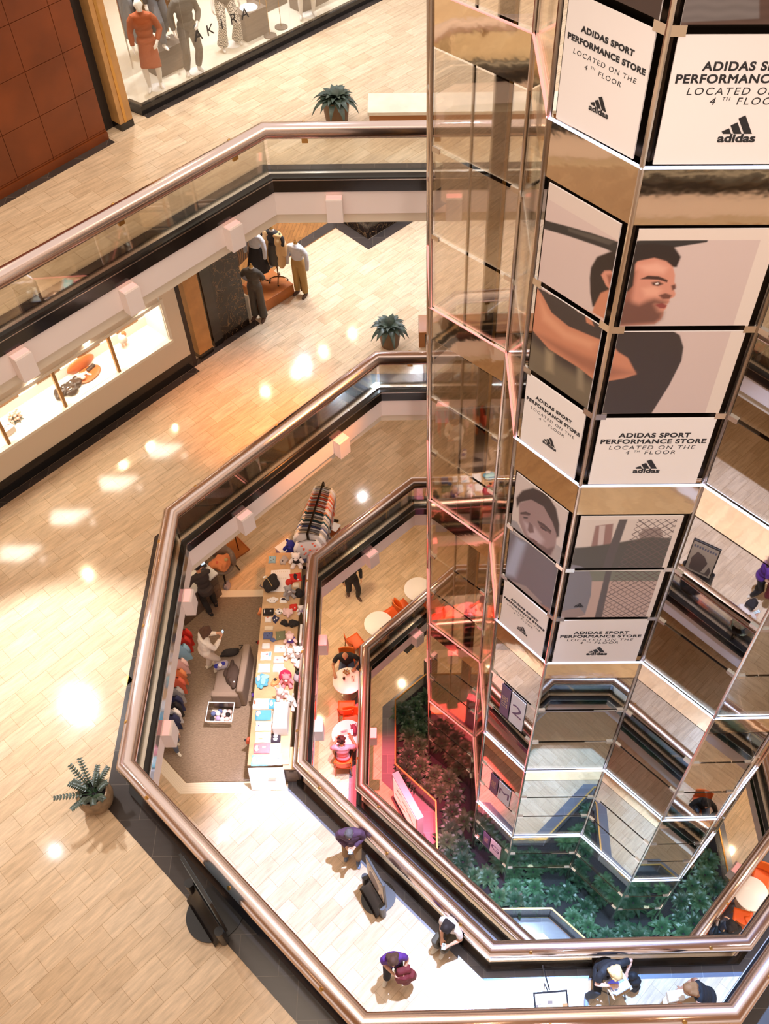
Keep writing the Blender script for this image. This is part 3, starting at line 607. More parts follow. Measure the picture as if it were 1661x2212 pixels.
def person(label, loc, rz, pel=(0, 0, .92), tilt=4, hp=15, hyaw=0, hands=None, feet=None, knee=(0, 1, .1), elbow=None, toes=None, scale=1.0, skin='skin_fair', top=('black_cloth', 'short'), bottom=('black_cloth', 'trousers'), shoes='shoe_black', hair=('hair_dark', 'short'),
           name='person', cat='person', group=None, palm=None, width=1.0, tophem=0, headless=False, curl=.5, roll=0):
    r = thing(name, label, cat, loc, rz, group); r.scale = (scale,)*3
    pel = V3(pel); T = Matrix.Rotation(math.radians(roll), 4, 'Y') @ rx(-tilt); up = T @ V3((0, 0, 1)); fr = T @ V3((0, 1, 0))
    chest = pel+up*.33; nb = pel+up*.52-fr*.01; hd_c = nb+up*.05+(Matrix.Rotation(math.radians(hyaw), 4, 'Z') @ rx(-tilt-hp)) @ V3((0, .025, .145))
    HM = Matrix.Rotation(math.radians(hyaw), 4, 'Z') @ rx(-tilt-hp)
    hands = hands or [(-.25, .05, .78), (.25, .05, .78)]; feet = feet or [(-.10, 0, .08), (.10, 0, .08)]
    sh = [nb-up*.055+V3((sd*.185*width, 0, 0)) for sd in (-1, 1)]; hip = [pel+V3((sd*.095, 0, -.05)) for sd in (-1, 1)]
    body = MB()
    def torso(mb, g, lo=-.06):
        M = T
        for c, rr in ((pel, (.165, .115, .13)), (pel+up*.17, (.140*width, .10, .14)), (chest, (.165*width, .112, .16)), (nb-up*.07, (.185*width, .085, .075))):
            mb.ell(c, (rr[0]+g, rr[1]+g, rr[2]+g*.5), 18, 10, M)
    torso(body, 0)
    if not headless:
        body.tube([nb-up*.06, nb+up*.04, hd_c-(HM @ V3((0, .02, .06)))], [.062, .054, .052], 12)
        body.ell(hd_c, (.074, .094, .108), 18, 12, HM); body.ell(hd_c+HM @ V3((0, .035, -.065)), (.050, .055, .052), 12, 8, HM)
        body.tube([hd_c+HM @ V3((0, .088, .015)), hd_c+HM @ V3((0, .112, -.020)), hd_c+HM @ V3((0, .088, -.034))], [.010, .015, .011], 8)
        for sd in (-1, 1): body.ell(hd_c+HM @ V3((sd*.074, -.005, -.005)), (.014, .022, .032), 8, 6, HM)
        body.ell(hd_c+HM @ V3((0, .078, -.066)), (.026, .016, .009), 8, 6, HM)
    else: body.tube([nb-up*.06, nb+up*.07], [.06, .052], 12)
    el, wr = [], []
    for i, sd in enumerate((-1, 1)):
        hint = V3(elbow[i]) if elbow else V3((sd*.7, -.7, -.6)); e, w = ik(sh[i], hands[i], .29, .255, hint); el.append(e); wr.append(w)
        body.tube([sh[i]-V3((sd*.03, 0, 0)), sh[i].lerp(e, .3), e, e.lerp(w, .35), w], [.052, .050, .040, .041, .026], 10)
        nrm = V3(palm[i]) if palm else V3((-sd, 0, -.3)); hand(body, w, (w-e), nrm, -sd if palm is None else (1 if i == 0 else -1), curl)
    kn, an = [], []
    for i, sd in enumerate((-1, 1)):
        k, a = ik(hip[i], feet[i], .43, .42, V3(knee if not isinstance(knee[0], tuple) else knee[i])+V3((sd*.15, 0, 0))); kn.append(k); an.append(a)
        body.tube([hip[i]+V3((0, 0, .02)), hip[i].lerp(k, .35), k, k.lerp(a, .35), a], [.088, .082, .056, .056, .036], 12)
        td = V3(toes[i]).normalized() if toes else V3((sd*.2, 1, 0)).normalized()
        body.tube([a-td*.04-V3((0, 0, .035)), a+td*.06-V3((0, 0, .045)), a+td*.15-V3((0, 0, .055))], [.034, .036, .022], 10)
    blob(body, 'body', skin, r, .0095, 2)
    if top:
        g = MB(); torso(g, .022)
        if tophem: g.tube([pel+up*.05, pel-V3((0, 0, tophem))], [.175, .19], 20)
        if top[1] == 'strapless': pass
        else:
            g.tube([nb-up*.05, nb+up*.035], [.085, .068], 14)
            for i, sd in enumerate((-1, 1)):
                end = {'short': el[i].lerp(sh[i], .3), 'long': None, 'none': None}[top[1]]
                if top[1] == 'short': g.tube([sh[i]-V3((sd*.05, 0, 0)), sh[i].lerp(el[i], .25), end], [.068, .070, .066], 12)
                elif top[1] == 'long': g.tube([sh[i]-V3((sd*.05, 0, 0)), sh[i].lerp(el[i], .3), el[i], el[i].lerp(wr[i], .4), wr[i].lerp(el[i], .08)], [.070, .068, .060, .057, .042], 12)
        blob(g, {'short': 'shirt', 'long': 'sweater', 'none': 'vest', 'strapless': 'dress_top'}[top[1]], top[0], r, .015, 2, bump=.006)
    if bottom:
        g = MB()
        if bottom[1] == 'skirt':
            g.ell(pel, (.185, .135, .13), 18, 10, T); c = (kn[0]+kn[1])/2; g.tube([pel, pel.lerp(c, .5), pel.lerp(c, 1.0)], [.165, .185, .20], 20)
        elif bottom[1] == 'long_skirt':
            c = (an[0]+an[1])/2; g.ell(pel+up*.05, (.16, .12, .10), 18, 10, T); g.tube([pel, pel.lerp(c, .35), pel.lerp(c, .74)], [.16, .21, .27], 22)
        else:
            g.ell(pel-V3((0, 0, .01)), (.180, .130, .125), 18, 10, T)
            for i in (0, 1):
                fl = bottom[1] == 'flared'; w2 = .060 if not fl else .115
                g.tube([hip[i]+V3((0, 0, .02)), hip[i].lerp(kn[i], .35), kn[i], kn[i].lerp(an[i], .4), an[i].lerp(kn[i], .05)], [.106, .100, .076, .078 if not fl else .09, w2], 14)
        blob(g, 'skirt' if 'skirt' in bottom[1] else 'trousers', bottom[0], r, .016, 2, bump=.006)
    if shoes:
        for i, sd in enumerate((-1, 1)):
            td = V3(toes[i]).normalized() if toes else V3((sd*.2, 1, 0)).normalized(); a = an[i]; g = MB()
            g.tube([a-td*.065-V3((0, 0, .04)), a+td*.05-V3((0, 0, .045)), a+td*.15-V3((0, 0, .05)), a+td*.19-V3((0, 0, .055))], [.042, .047, .043, .025], 12)
            g.tube([a-V3((0, 0, .03)), a+V3((0, 0, .015))], [.046, .045], 12)
            g.v = [(x, y, max(z, a.z-.08)) for x, y, z in g.v]; blob(g, 'shoe', shoes, r, .011, 1)
    if hair and not headless:
        g = MB(); st = hair[1]
        for c, rr in (((0, -.018, .028), (.084, .098, .094)), ((0, -.045, -.01), (.078, .070, .085))): g.ell(hd_c+HM @ V3(c), rr, 16, 10, HM)
        if st == 'bald': g = MB(); g.ell(hd_c+HM @ V3((0, -.040, -.022)), (.080, .066, .062), 14, 9, HM)
        if st in ('long', 'bob'):
            L = .28 if st == 'long' else .13
            for sx in (-.062, -.02, .02, .062): g.tube([hd_c+HM @ V3((sx*.9, -.05, .03)), hd_c+HM @ V3((sx*1.25, -.075, -.08)), hd_c+HM @ V3((sx*1.3, -.07, -.08-L*.5))-V3((0, 0, L*.35))], [.05, .052, .028], 10)
            for sd in (-1, 1): g.tube([hd_c+HM @ V3((sd*.05, .045, .075)), hd_c+HM @ V3((sd*.085, .02, 0)), hd_c+HM @ V3((sd*.085, 0, -.12))], [.03, .030, .022], 8)
        if st == 'curly':
            q = random.Random(3)
            for _ in range(46):
                a = q.uniform(0, 6.28); b = q.uniform(-.2, 1.4); g.ell(hd_c+HM @ V3((.10*math.cos(a)*math.cos(b), -.03+.10*math.sin(a)*math.cos(b)*(1 if math.sin(a) < 0 else .55), .02+.105*math.sin(b))), .034, 8, 6)
        if st == 'bun': g.ell(hd_c+HM @ V3((0, -.10, .05)), .048, 10, 8)
        if st == 'short':
            q = random.Random(5)
            for _ in range(40):
                a = q.uniform(0, 6.28); b = q.uniform(.1, 1.5); g.ell(hd_c+HM @ V3((.078*math.cos(a)*math.cos(b), -.015+.088*math.sin(a)*math.cos(b), .035+.078*math.sin(b))), .020, 7, 5)
        blob(g, 'hair', hair[0], r, .012, 1)
        for sd in (-1, 1):
            MB().ell(hd_c+HM @ V3((sd*.031, .086, .012)), (.011, .008, .006), 8, 6, HM).build('eye', 'eye_dark', r, True)
            MB().ell(hd_c+HM @ V3((sd*.032, .090, .034)), (.017, .006, .004), 8, 6, HM).build('eyebrow', hair[0], r, True)
    r['_wr'] = [list(r.matrix_basis @ w) for w in wr]; return r
def at_local(r, p): return r.matrix_basis @ V3(p)
mat('phone_body', (40, 42, 50), .3); mat('screen_pale', (200, 220, 235), .3, emit=.9, ecol=(190, 215, 235)); mat('screen_blue', (70, 60, 150), .3, emit=.7, ecol=(90, 90, 190)); mat('screen_ui', (120, 120, 130), .4)
def phone(label, r, p, tilt=40, rz=0):
    t = thing('phone', label, 'phone', at_local(r, p), r.rotation_euler.z+rz); M = rx(tilt)
    MB().box((0, 0, 0), (.078, .155, .010), 0, M).build('case', 'phone_body', t, bevel=.002)
    o = MB().box(M @ V3((0, 0, .0058)), (.070, .142, .001), 0, M).build('screen', 'screen_pale', t)
    for y, w in ((.03, .05), (.005, .03), (-.03, .045)): MB().box(M @ V3((0, y, .0066)), (w, .012, .0006), 0, M).build('screen_block', 'screen_ui', o)
    del r['_wr']; return t
FC = LV['C']; FD = LV['D']
PI = math.pi
held = [(-.045, .34, 1.10), (.045, .34, 1.10)]
p = person('person in a plum sweater and khaki trousers standing at the railing looking at a phone', (-1.34, 6.97, FC), PI, tilt=3, hp=32, hands=[(-.075, .20, 1.06), (.075, .20, 1.06)], palm=[(.8, .1, .6), (-.8, .1, .6)],
           feet=[(-.09, .10, .08), (.13, -.05, .08)], toes=[(-.1, 1, 0), (.25, 1, 0)], top=('knit_plum', 'long'), bottom=('khaki', 'trousers'), shoes='shoe_grey', hair=('hair_grey', 'short'), width=1.18, scale=1.0)
phone('white phone held by the person in the plum sweater', p, (0, .30, 1.09), 35)
p = person('person in a purple top and black leggings carrying a burgundy coat', (-.52, 4.72, FC), PI+.1, tilt=8, hp=28, hands=[(-.20, .24, .95), (.02, .26, .98)], feet=[(-.07, -.05, .08), (.16, .10, .08)], toes=[(-.2, 1, 0), (.5, 1, 0)],
           top=('purple_cloth', 'short'), bottom=('black_cloth', 'trousers'), shoes='shoe_white', hair=('hair_brown', 'long'), scale=.95); del p['_wr']
g = MB()
for a, b, w in (((-.32, .20, .98), (-.05, .24, 1.0), .075), ((-.30, .28, .90), (-.34, .24, .52), .10), ((-.18, .29, .92), (-.22, .30, .48), .10), ((-.08, .29, .94), (-.10, .30, .60), .08)): g.tube([at_local(p, a), at_local(p, b)], w, 12)
tag(blob(g, 'coat', 'burgundy', None, .02, 3, bump=.03), 'burgundy coat hanging over the arm of the person in purple', 'coat')
p = person('person in a cream top perched against the railing with a phone and crossed feet', (.63, 5.36, FC), 2.45, pel=(0, 0, .60), tilt=14, hp=30, hands=[(-.16, .36, .74), (.02, .34, .74)], palm=[(.5, 0, .8), (-.5, 0, .8)], feet=[(-.04, .34, .08), (.09, .36, .08)], knee=(0, .6, .8),
           top=('cream_cloth', 'short'), bottom=('olive_trousers', 'trousers'), shoes='shoe_white', hair=('hair_dark', 'bob'), scale=.98)
phone('phone with a green and white screen held by the person in cream', p, (-.10, .44, .77), 25, .5)
mat('pale_wood', (196, 160, 116), .5); mat('dark_wood', (92, 70, 52), .5); mat('steel', (120, 112, 104), .35, .9)
def stool(label, loc, h, w=.36, m='steel_dark'):
    t = thing('stool', label, 'stool', loc); MB().box((0, 0, h-.02), (w, w*.8, .04)).build('seat', m, t, bevel=.008)
    for sx in (-1, 1):
        for sy in (-1, 1): MB().box((sx*(w/2-.03), sy*(w*.4-.03), (h-.04)/2), (.03, .03, h-.04)).build('leg', m, t)
stool('low dark stool under the person in the cream top', (.66, 5.37, FC), .46)
p = person('blonde person in black bent over a laptop at a small table by the railing', (3.42, 4.62, FC), PI+.35, pel=(0, 0, .55), tilt=22, hp=30, hands=[(-.30, .30, .66), (.10, .40, .80)], palm=[(0, 0, -1), (0, 0, -1)], feet=[(-.16, .30, .08), (.42, .30, .08)], knee=(0, .8, .8), toes=[(0, 1, 0), (.6, 1, 0)],
           top=('black_cloth', 'short'), bottom=('black_cloth', 'trousers'), shoes='shoe_grey', hair=('hair_blonde', 'bob'), width=1.1, scale=1.02, elbow=[(-1, -.2, -.4), (1, -.3, -.5)]); del p['_wr']
stool('dark stool under the blonde person at the laptop', (3.42, 4.64, FC), .42)
t = thing('side_table', 'small brown folding table under the open laptop', 'table', (3.62, 4.22, FC), .45)
MB().box((0, 0, .71), (.42, .34, .025)).build('tabletop', 'pale_wood', t, bevel=.004)
for sx in (-1, 1):
    MB().tube([(sx*.17, -.17, .02), (sx*.17, .12, .70)], .014, 8).build('leg', 'steel', t); MB().tube([(sx*.17, .17, .02), (sx*.17, -.12, .70)], .014, 8).build('leg', 'steel', t)
    for sy in (-1, 1): MB().lathe([(.0, 0), (.022, 0), (.022, .035), (0, .035)], (sx*.17, sy*.17, 0), 10).build('caster', 'steel_dark', t)
t = thing('laptop', 'open laptop with a violet glow on the small table by the blonde person', 'laptop', (3.60, 4.26, FC+.7255), .45)
mat('laptop_grey', (176, 178, 190), .35, .4)
MB().box((0, 0, .009), (.34, .25, .016)).build('base', 'laptop_grey', t, bevel=.003); MB().box((0, .03, .0178), (.30, .12, .0015)).build('keyboard', 'screen_blue', t)
M = rx(-68); MB().box((0, -.15, .09), (.34, .008, .22), 0, rx(22)).build('lid', 'laptop_grey', t); MB().box((0, -.143, .093), (.32, .002, .20), 0, rx(22)).build('screen', 'screen_pale', t)
g = MB()
for x, y, z, s_ in ((0, 0, .62, .10), (.06, -.06, .50, .12), (.05, -.08, .34, .13), (.08, -.10, .20, .12), (.10, -.06, .10, .10)): g.ell((3.93+x, 4.40+y, FC+z), (s_, s_*.8, s_*1.1))
tag(blob(g, 'jacket', 'black_cloth', None, .025, 3, bump=.05), 'black jacket hanging at the elbow of the blonde person', 'jacket')
p = person('person with long auburn hair bending over a table of papers in the bottom right corner', (5.20, 3.95, FC), 1.5, tilt=38, hp=15, hands=[(-.15, .48, .86), (.14, .46, .86)], palm=[(0, 0, -1), (0, 0, -1)], top=('black_cloth', 'none'), bottom=('black_cloth', 'trousers'), hair=('hair_auburn', 'long'), skin='skin_tan'); del p['_wr']
p = person('person in a dark plaid shirt reaching over the kiosk counter', (-4.90, 12.98, FC+.03), .55, tilt=14, hp=12, hands=[(-.30, .36, .98), (.16, .48, 1.02)], palm=[(0, 0, -1), (0, 0, -1)], feet=[(-.08, -.12, .08), (.14, .06, .08)], top=('plaid', 'long'), bottom=('black_cloth', 'trousers'), shoes='shoe_black', hair=('hair_dark', 'curly'), skin='skin_tan', tophem=.10); del p['_wr']
p = person('person in a white hooded top and pale trousers taking a photo with a phone', (-4.74, 11.34, FC+.03), -1.05, tilt=10, hp=25, hands=[(-.05, .40, 1.22), (.07, .40, 1.16)], palm=[(.8, 0, .3), (-.8, 0, .3)], feet=[(-.10, -.02, .08), (.10, .10, .08)], top=('cream_cloth', 'long'), bottom=('stone_trousers', 'trousers'), shoes='shoe_white', hair=('hair_brown', 'bob'))
phone('blue lit phone held up by the person in white', p, (0, .49, 1.24), 50)
p = person('child in blue jeans and white trainers half hidden by the gallery edge', (-5.30, 9.42, FC+.03), -2.2, scale=.66, tilt=4, hands=[(-.22, .15, .9), (.22, .15, .9)], feet=[(-.10, -.14, .08), (.10, .18, .08)], top=('cream_cloth', 'long'), bottom=('denim', 'trousers'), shoes='shoe_white', hair=('hair_brown', 'short')); del p['_wr']
p = person('balding person in a black shirt eating at a round cafe table', (-1.88, 13.46, FD), PI, pel=(0, 0, .55), tilt=12, hp=22, hands=[(-.25, .34, .80), (.30, .50, .80)], palm=[(.4, 0, -.8), (0, 0, -1)], feet=[(-.14, .42, .08), (.14, .42, .08)], knee=(0, .6, .8), top=('black_cloth', 'short'), bottom=('denim', 'trousers'), hair=('hair_dark', 'bald'), skin='skin_tan', width=1.2); r_eat = p; del p['_wr']
p = person('person with curly hair and a lilac top sitting at a cafe table with a phone', (-1.90, 10.70, FD), 0, pel=(0, 0, .55), tilt=6, hp=20, hands=[(-.16, .34, .80), (.22, .36, .86)], palm=[(0, 0, -1), (-.6, 0, .6)], feet=[(-.14, .42, .08), (.14, .42, .08)], knee=(0, .6, .8), top=('lilac_cloth', 'short'), bottom=('black_cloth', 'trousers'), hair=('hair_dark', 'curly'), skin='skin_tan')
phone('phone held over the pink lit cafe table', p, (.22, .48, .93), 30)
p = person('person in black walking below the gallery edge, only the lower body in view', (-1.80, 15.95, FD), PI+.4, tilt=4, hp=0, hands=[(-.24, .16, .92), (.26, .04, .86)], feet=[(-.10, .14, .08), (.10, -.16, .10)], top=('black_cloth', 'long'), bottom=('black_cloth', 'trousers'), shoes='shoe_brown', hair=('hair_dark', 'short'), skin='skin_tan'); del p['_wr']
p = person('dark haired person seated at the right hand cafe table, mostly hidden by the railing', (7.05, 5.95, FD), .3, pel=(0, 0, .55), tilt=16, hp=22, hands=[(-.16, .40, .80), (.18, .40, .80)], feet=[(-.14, .42, .08), (.14, .42, .08)], knee=(0, .6, .8), top=('black_cloth', 'long'), bottom=('denim', 'trousers'), hair=('hair_dark', 'bob')); del p['_wr']
# ---------------------------------------------------------------- cafe on the lower gallery
mat('table_white', (240, 232, 226), .35); mat('orange_seat', (232, 96, 30), .45); mat('orange_back', (238, 112, 40), .45); mat('leg_wood', (176, 130, 84), .45)
def cafe_table(label, x, y, z, R=.40):
    t = thing('cafe_table', label, 'table', (x, y, z), 0, 'round white cafe tables')
    MB().lathe([(0, .71), (R-.03, .71), (R, .725), (R, .742), (R-.012, .75), (0, .75)], n=40).build('tabletop', 'table_white', t, smooth=40)
    MB().lathe([(0, .03), (.05, .035), (.035, .10), (.035, .66), (.07, .71), (0, .71)], n=18).build('pedestal', 'chrome_thin', t, smooth=40)
    MB().lathe([(0, 0), (.22, 0), (.22, .02), (.05, .035), (0, .035)], n=28).build('base', 'chrome_thin', t, smooth=40); return t
T1 = cafe_table('round white cafe table with the plate of food and a glass', -1.83, 12.76, FD)
T2 = cafe_table('round white cafe table with the dark handbag, lit pink', -1.80, 11.22, FD)
T3 = cafe_table('round white cafe table half hidden behind the handrail, bare, two empty chairs by it', -1.02, 14.52, FD)
T4 = cafe_table('bare round white cafe table farthest back, next to the clear lift shaft', .10, 15.64, FD)
T5 = cafe_table('round pale cafe table at the right edge of the picture', 7.74, 6.98, FD)
def chair_proto():
    t = thing('cafe_chair', '', 'chair', (0, 0, 0), 0, 'orange cafe chairs')
    MB().grid(lambda u, v: ((u-.5)*.44, (v-.5)*.42, .45+.018*((2*u-1)**2)-.012*math.sin(math.pi*v)), 8, 8).build('seat', 'orange_seat', t, True)
    MB().grid(lambda u, v: ((u-.5)*.44, -.21-.05*v+.05*(2*u-1)**2, .47+.36*v), 8, 6).build('backrest', 'orange_back', t, True)
    for c in t.children:
        s_ = c.modifiers.new('thick', 'SOLIDIFY'); s_.thickness = .018
    for sx in (-1, 1):
        MB().tube([(sx*.19, .17, .45), (sx*.21, .20, 0)], [.016, .012], 8).build('leg', 'leg_wood', t)
        MB().tube([(sx*.19, -.22, .70), (sx*.19, -.19, .45), (sx*.21, -.23, 0)], [.012, .016, .012], 8).build('leg', 'leg_wood', t)
    return t
ch = chair_proto()
CH = [(-1.86, 12.10, 0, 'orange cafe chair with a tall back facing the table with the plate, seen from behind'), (-1.72, 11.72, PI, 'orange cafe chair on the far side of the pink lit table'), (-1.90, 10.62, 0, 'orange cafe chair under the curly haired person'),
      (-1.88, 13.50, PI, 'orange cafe chair under the person in the black shirt'), (-1.68, 14.12, .6-PI/2, 'orange and white cafe chair left of the table half hidden by the handrail'), (-.62, 15.02, 2.2, 'orange cafe chair between the two bare white tables, turned sideways'),
      (-.35, 15.22, -.9, 'pale seated orange cafe chair beside the farthest bare table'), (.55, 15.2, .5, 'orange cafe chair behind the glass of the clear lift shaft'), (7.50, 6.50, -.3, 'bright orange cafe chair below the right hand table, nearer the handrail'), (7.80, 6.38, .2, 'bright orange cafe chair below the right hand table, nearer the picture edge'), (8.15, 7.42, 2.6, 'orange cafe chair above the right hand table'), (7.05, 5.93, .3, 'orange cafe chair under the mostly hidden dark haired person')]
for i, (x, y, a, lb) in enumerate(CH):
    if i == 0: ch.location = (x, y, FD); ch.rotation_euler = (0, 0, a); ch['label'] = lb
    else: dup(ch, (x, y, FD), a, lb)
mat('china', (246, 240, 232), .25); mat('food_brown', (176, 112, 60), .6); mat('food_pale', (226, 196, 140), .6); mat('cola', (60, 30, 18), .2); glass('clear_glass', (.9, .92, .92), refl=.06); mat('paper_pink', (238, 196, 182), .8); mat('cutlery_dark', (60, 44, 44), .4)
ZT = FD+.75
t = thing('plate', 'white plate of food on the cafe table in front of the person in black', 'plate', (-1.86, 13.00, ZT))
MB().lathe([(0, 0), (.07, 0), (.135, .018), (.13, .022), (.07, .008), (0, .008)], n=32).build('dish', 'china', t, smooth=40)
g = MB(); q = random.Random(2)
for k in range(26): a, d = q.uniform(0, 6.3), .09*q.random()**.5; g.ell((d*math.cos(a), d*math.sin(a), .02+q.uniform(0, .02)), q.uniform(.012, .024), 7, 5)
stuff(g.build('food', 'food_brown', t, True)); g = MB()
for k in range(12): a, d = q.uniform(0, 6.3), .085*q.random()**.5; g.ell((d*math.cos(a), d*math.sin(a), .035+q.uniform(0, .012)), q.uniform(.010, .018), 7, 5)
stuff(g.build('food_pieces', 'food_pale', t, True))
t = thing('drinking_glass', 'small glass of dark drink on the table with the plate', 'glass', (-1.92, 12.78, ZT))
MB().lathe([(0, 0), (.03, 0), (.037, .11), (.034, .11), (.028, .006), (0, .006)], n=20).build('tumbler', 'clear_glass', t, True); MB().lathe([(0, .007), (.028, .007), (.032, .075), (0, .075)], n=20).build('drink', 'cola', t, True)
t = thing('napkin', 'pink paper napkin with dark cutlery on the table with the plate', 'napkin', (-1.68, 12.80, ZT), .1); MB().box((0, 0, .002), (.11, .20, .003)).build('paper', 'paper_pink', t); MB().box((.0, .01, .006), (.018, .17, .005), .1).build('cutlery', 'cutlery_dark', t)
t = thing('handbag', 'dark plum handbag on the pink lit cafe table', 'bag', (-1.62, 11.30, ZT), .2); g = MB(); g.ell((0, 0, .10), (.08, .15, .10)); g.ell((0, 0, .05), (.09, .17, .05)); blob(g, 'pouch', 'knit_plum', t, .012, 2)
for sx in (-.05, .05): MB().tube([(sx, -.10, .15), (sx*1.4, -.07, .27), (sx*1.4, .07, .27), (sx, .10, .15)], .008, 7).build('strap', 'knit_plum', t, True)
t = thing('menu', 'pale menu card lying on the pink lit table', 'menu', (-1.88, 11.26, ZT), .25); MB().box((0, 0, .002), (.20, .14, .003)).build('card', 'paper_pink', t); MB().box((0, .02, .0042), (.14, .05, .0008)).build('print', 'screen_ui', t)
t = thing('tray', 'white paper tray in front of the curly haired person', 'tray', (-1.94, 11.00, ZT), -.2); MB().box((0, 0, .004), (.20, .13, .007)).build('base', 'china', t, bevel=.002); MB().box((.03, 0, .011), (.08, .05, .008)).build('wrapper', 'red_cloth', t)
t = thing('menu', 'small white card on the right hand cafe table', 'menu', (7.66, 7.10, ZT), .1); MB().box((0, 0, .002), (.13, .08, .003)).build('card', 'china', t)

# ---------------------------------------------------------------- signs and stands
mat('sign_black', (28, 24, 24), .35); mat('sign_tan', (214, 192, 160), .5); mat('sign_photo', (120, 100, 86), .5); mat('sign_blue', (110, 140, 160), .45); mat('sign_pink', (238, 190, 200), .5); mat('sign_lit', (250, 226, 216), .5, emit=.5)
def arc(cx, cy, R, a0, a1, n=20): return [(cx+R*math.cos(a0+(a1-a0)*i/n), cy+R*math.sin(a0+(a1-a0)*i/n)) for i in range(n+1)]
def poster_stand(label, a, b, z, side, panel_front, rich=True):
    """freestanding upright poster on a half-disc foot with a curled black skirt"""
    a, b = V3(a), V3(b); m_ = (a+b)/2; L = (b-a).length; t = thing('poster_stand', label, 'sign', (m_.x, m_.y, z), math.atan2((b-a).y, (b-a).x))
    MB().prism([(-L*.47, 0)]+arc(0, .04, L*.46, PI*.96, PI*.04)+[(L*.47, 0)], 0, .03).build('foot', 'sign_black', t)
    MB().prism([(L*.47, 0)]+arc(0, -.04, L*.46, -PI*.04, -PI*.96)+[(-L*.47, 0)], 0, .03).build('foot', 'sign_black', t)
    MB().grid(lambda u, v: ((u-.5)*L*.98, side*(.05+.20*(1-v)**2), .03+.52*v), 10, 8).build('skirt', 'sign_black', t, True).modifiers.new('t', 'SOLIDIFY').thickness = .012
    for sx in (-1, 1): MB().lathe([(0, .03), (.07, .03), (.07, .55), (0, .55)], (sx*L/2, side*.09, 0), 16).build('end_roll', 'sign_black', t, smooth=40)
    p = MB().box((0, 0, 1.0), (L, .045, 1.36)).build('panel', 'sign_black', t, bevel=.004)
    for sg in (-1, 1):
        f = MB().box((0, sg*.024, 1.06), (L*.92, .004, 1.12)).build('poster', panel_front, p)
        if rich:
            MB().prism([(-L*.32, .70), (L*.36, .62), (L*.40, 1.05), (-L*.10, 1.30), (-L*.36, 1.15)], 0, .002); q = MB()
            q.v = [(x, sg*(.0265), zz) for x, zz in ((-L*.34, .56), (L*.40, .56), (L*.42, .80), (L*.05, 1.22), (-L*.22, 1.30), (-L*.36, 1.0))]; q.f = [tuple(range(6))]; q.build('picture', 'sign_photo', f)
            q = MB(); q.v = [(x, sg*(.027), zz) for x, zz in ((L*.10, .60), (L*.24, .62), (L*.34, 1.0), (L*.24, 1.05))]; q.f = [(0, 1, 2, 3)]; q.build('picture_detail', 'sign_tan', f)
            for k in range(9): MB().box(((-.38+.095*k)*L, sg*.027, 1.48), (L*.06, .002, .085)).build('lettering', 'screen_ui', f)
    return t
poster_stand('upright poster stand on a black foot near the lilac lit railing', W(797, 1890, FC+.5)[:2], W(834, 1955, FC+.5)[:2], FC, -1, 'sign_tan')
poster_stand('upright poster stand seen edge on, on the wide tan floor outside the big railing', (-3.38, 4.86), (-2.86, 4.16), LV['B'], -1, 'sign_blue', False)
t = thing('advertising_totem', 'tall pale pink advertising panel beside the planting bed', 'sign', (.02, 10.62, 0), -.82)
q = [W(853, 1668, 1.75), W(908, 1768, 1.75)]; m_ = (q[0]+q[1])/2; t.location = (m_.x, m_.y, 0); d = q[1]-q[0]; t.rotation_euler = (0, 0, math.atan2(d.y, d.x)); L = d.to_2d().length
MB().box((0, 0, .92), (L, .20, 1.66)).build('case', 'sign_pink', t, bevel=.01); MB().box((0, 0, .05), (L+.06, .34, .10)).build('plinth', 'sign_black', t)
o = MB().box((0, -.104, .98), (L*.9, .008, 1.4)).build('poster', 'sign_lit', t); q = random.Random(4)
for k in range(7): MB().box((q.uniform(-.4, .4)*L*.8, -.109, .5+.14*k), (L*.2, .003, .07), 0, Matrix.Rotation(q.uniform(-.5, .5), 4, 'Y')).build('print', 'paper_pink', o)
t = thing('directory_post', 'dark floor directory post beside the planting bed', 'sign', W(930, 1470, 0.0), .75); MB().box((0, 0, .75), (.46, .14, 1.5)).build('post', 'sign_black', t, bevel=.01); MB().box((0, 0, 1.505), (.44, .12, .01)).build('cap', 'pink_lens', t)
for k in range(5): MB().box((0, -.072, 1.25-.16*k), (.32, .004, .05)).build('listing', 'screen_ui', t)
a, b = W(862, 1403, 0), W(925, 1340, 0); t = tag(MB().box((0, 0, .008), (1.5, .75, .016)).build('door_mat', 'sign_black', None, bevel=.006), 'black floor mat on the ground floor under the lowest gallery edge', 'mat'); m_ = (a+b)/2; t.location = (m_.x-.0, m_.y+.1, 0); t.rotation_euler = (0, 0, math.atan2((b-a).y, (b-a).x))
t = thing('easel_table', 'small framed tray of pictures standing on a black easel', 'easel', (2.32, 4.02, FC), .05)
fr = MB().box((0, -.10, .98), (.62, .36, .03), 0, rx(20)).build('tray', 'sign_black', t); MB().box((0, -.105, .997), (.56, .30, .006), 0, rx(20)).build('picture', 'sign_tan', t); q = random.Random(8)
for k in range(14): MB().box((q.uniform(-.24, .24), -.105+q.uniform(-.11, .11), 1.003+0), (.09, .05, .004), 0, rx(20)).build('picture_patch', ['food_brown', 'food_pale', 'sign_photo'][k % 3], t)
for a, b in (((-.20, -.2, .90), (-.32, -.38, 0)), ((.20, -.2, .90), (.34, -.38, 0)), ((0, .1, 1.0), (-.10, .45, 1.28)), ((0, .0, .95), (.05, .42, 0))): MB().tube([a, b], .013, 8).build('leg', 'sign_black', t)
t = thing('kiosk_table', 'low table of newspapers and boxes in the bottom right corner', 'table', (4.72, 3.74, FC), 0); MB().box((0, 0, .72), (.66, .50, .03)).build('tabletop', 'pale_wood', t)
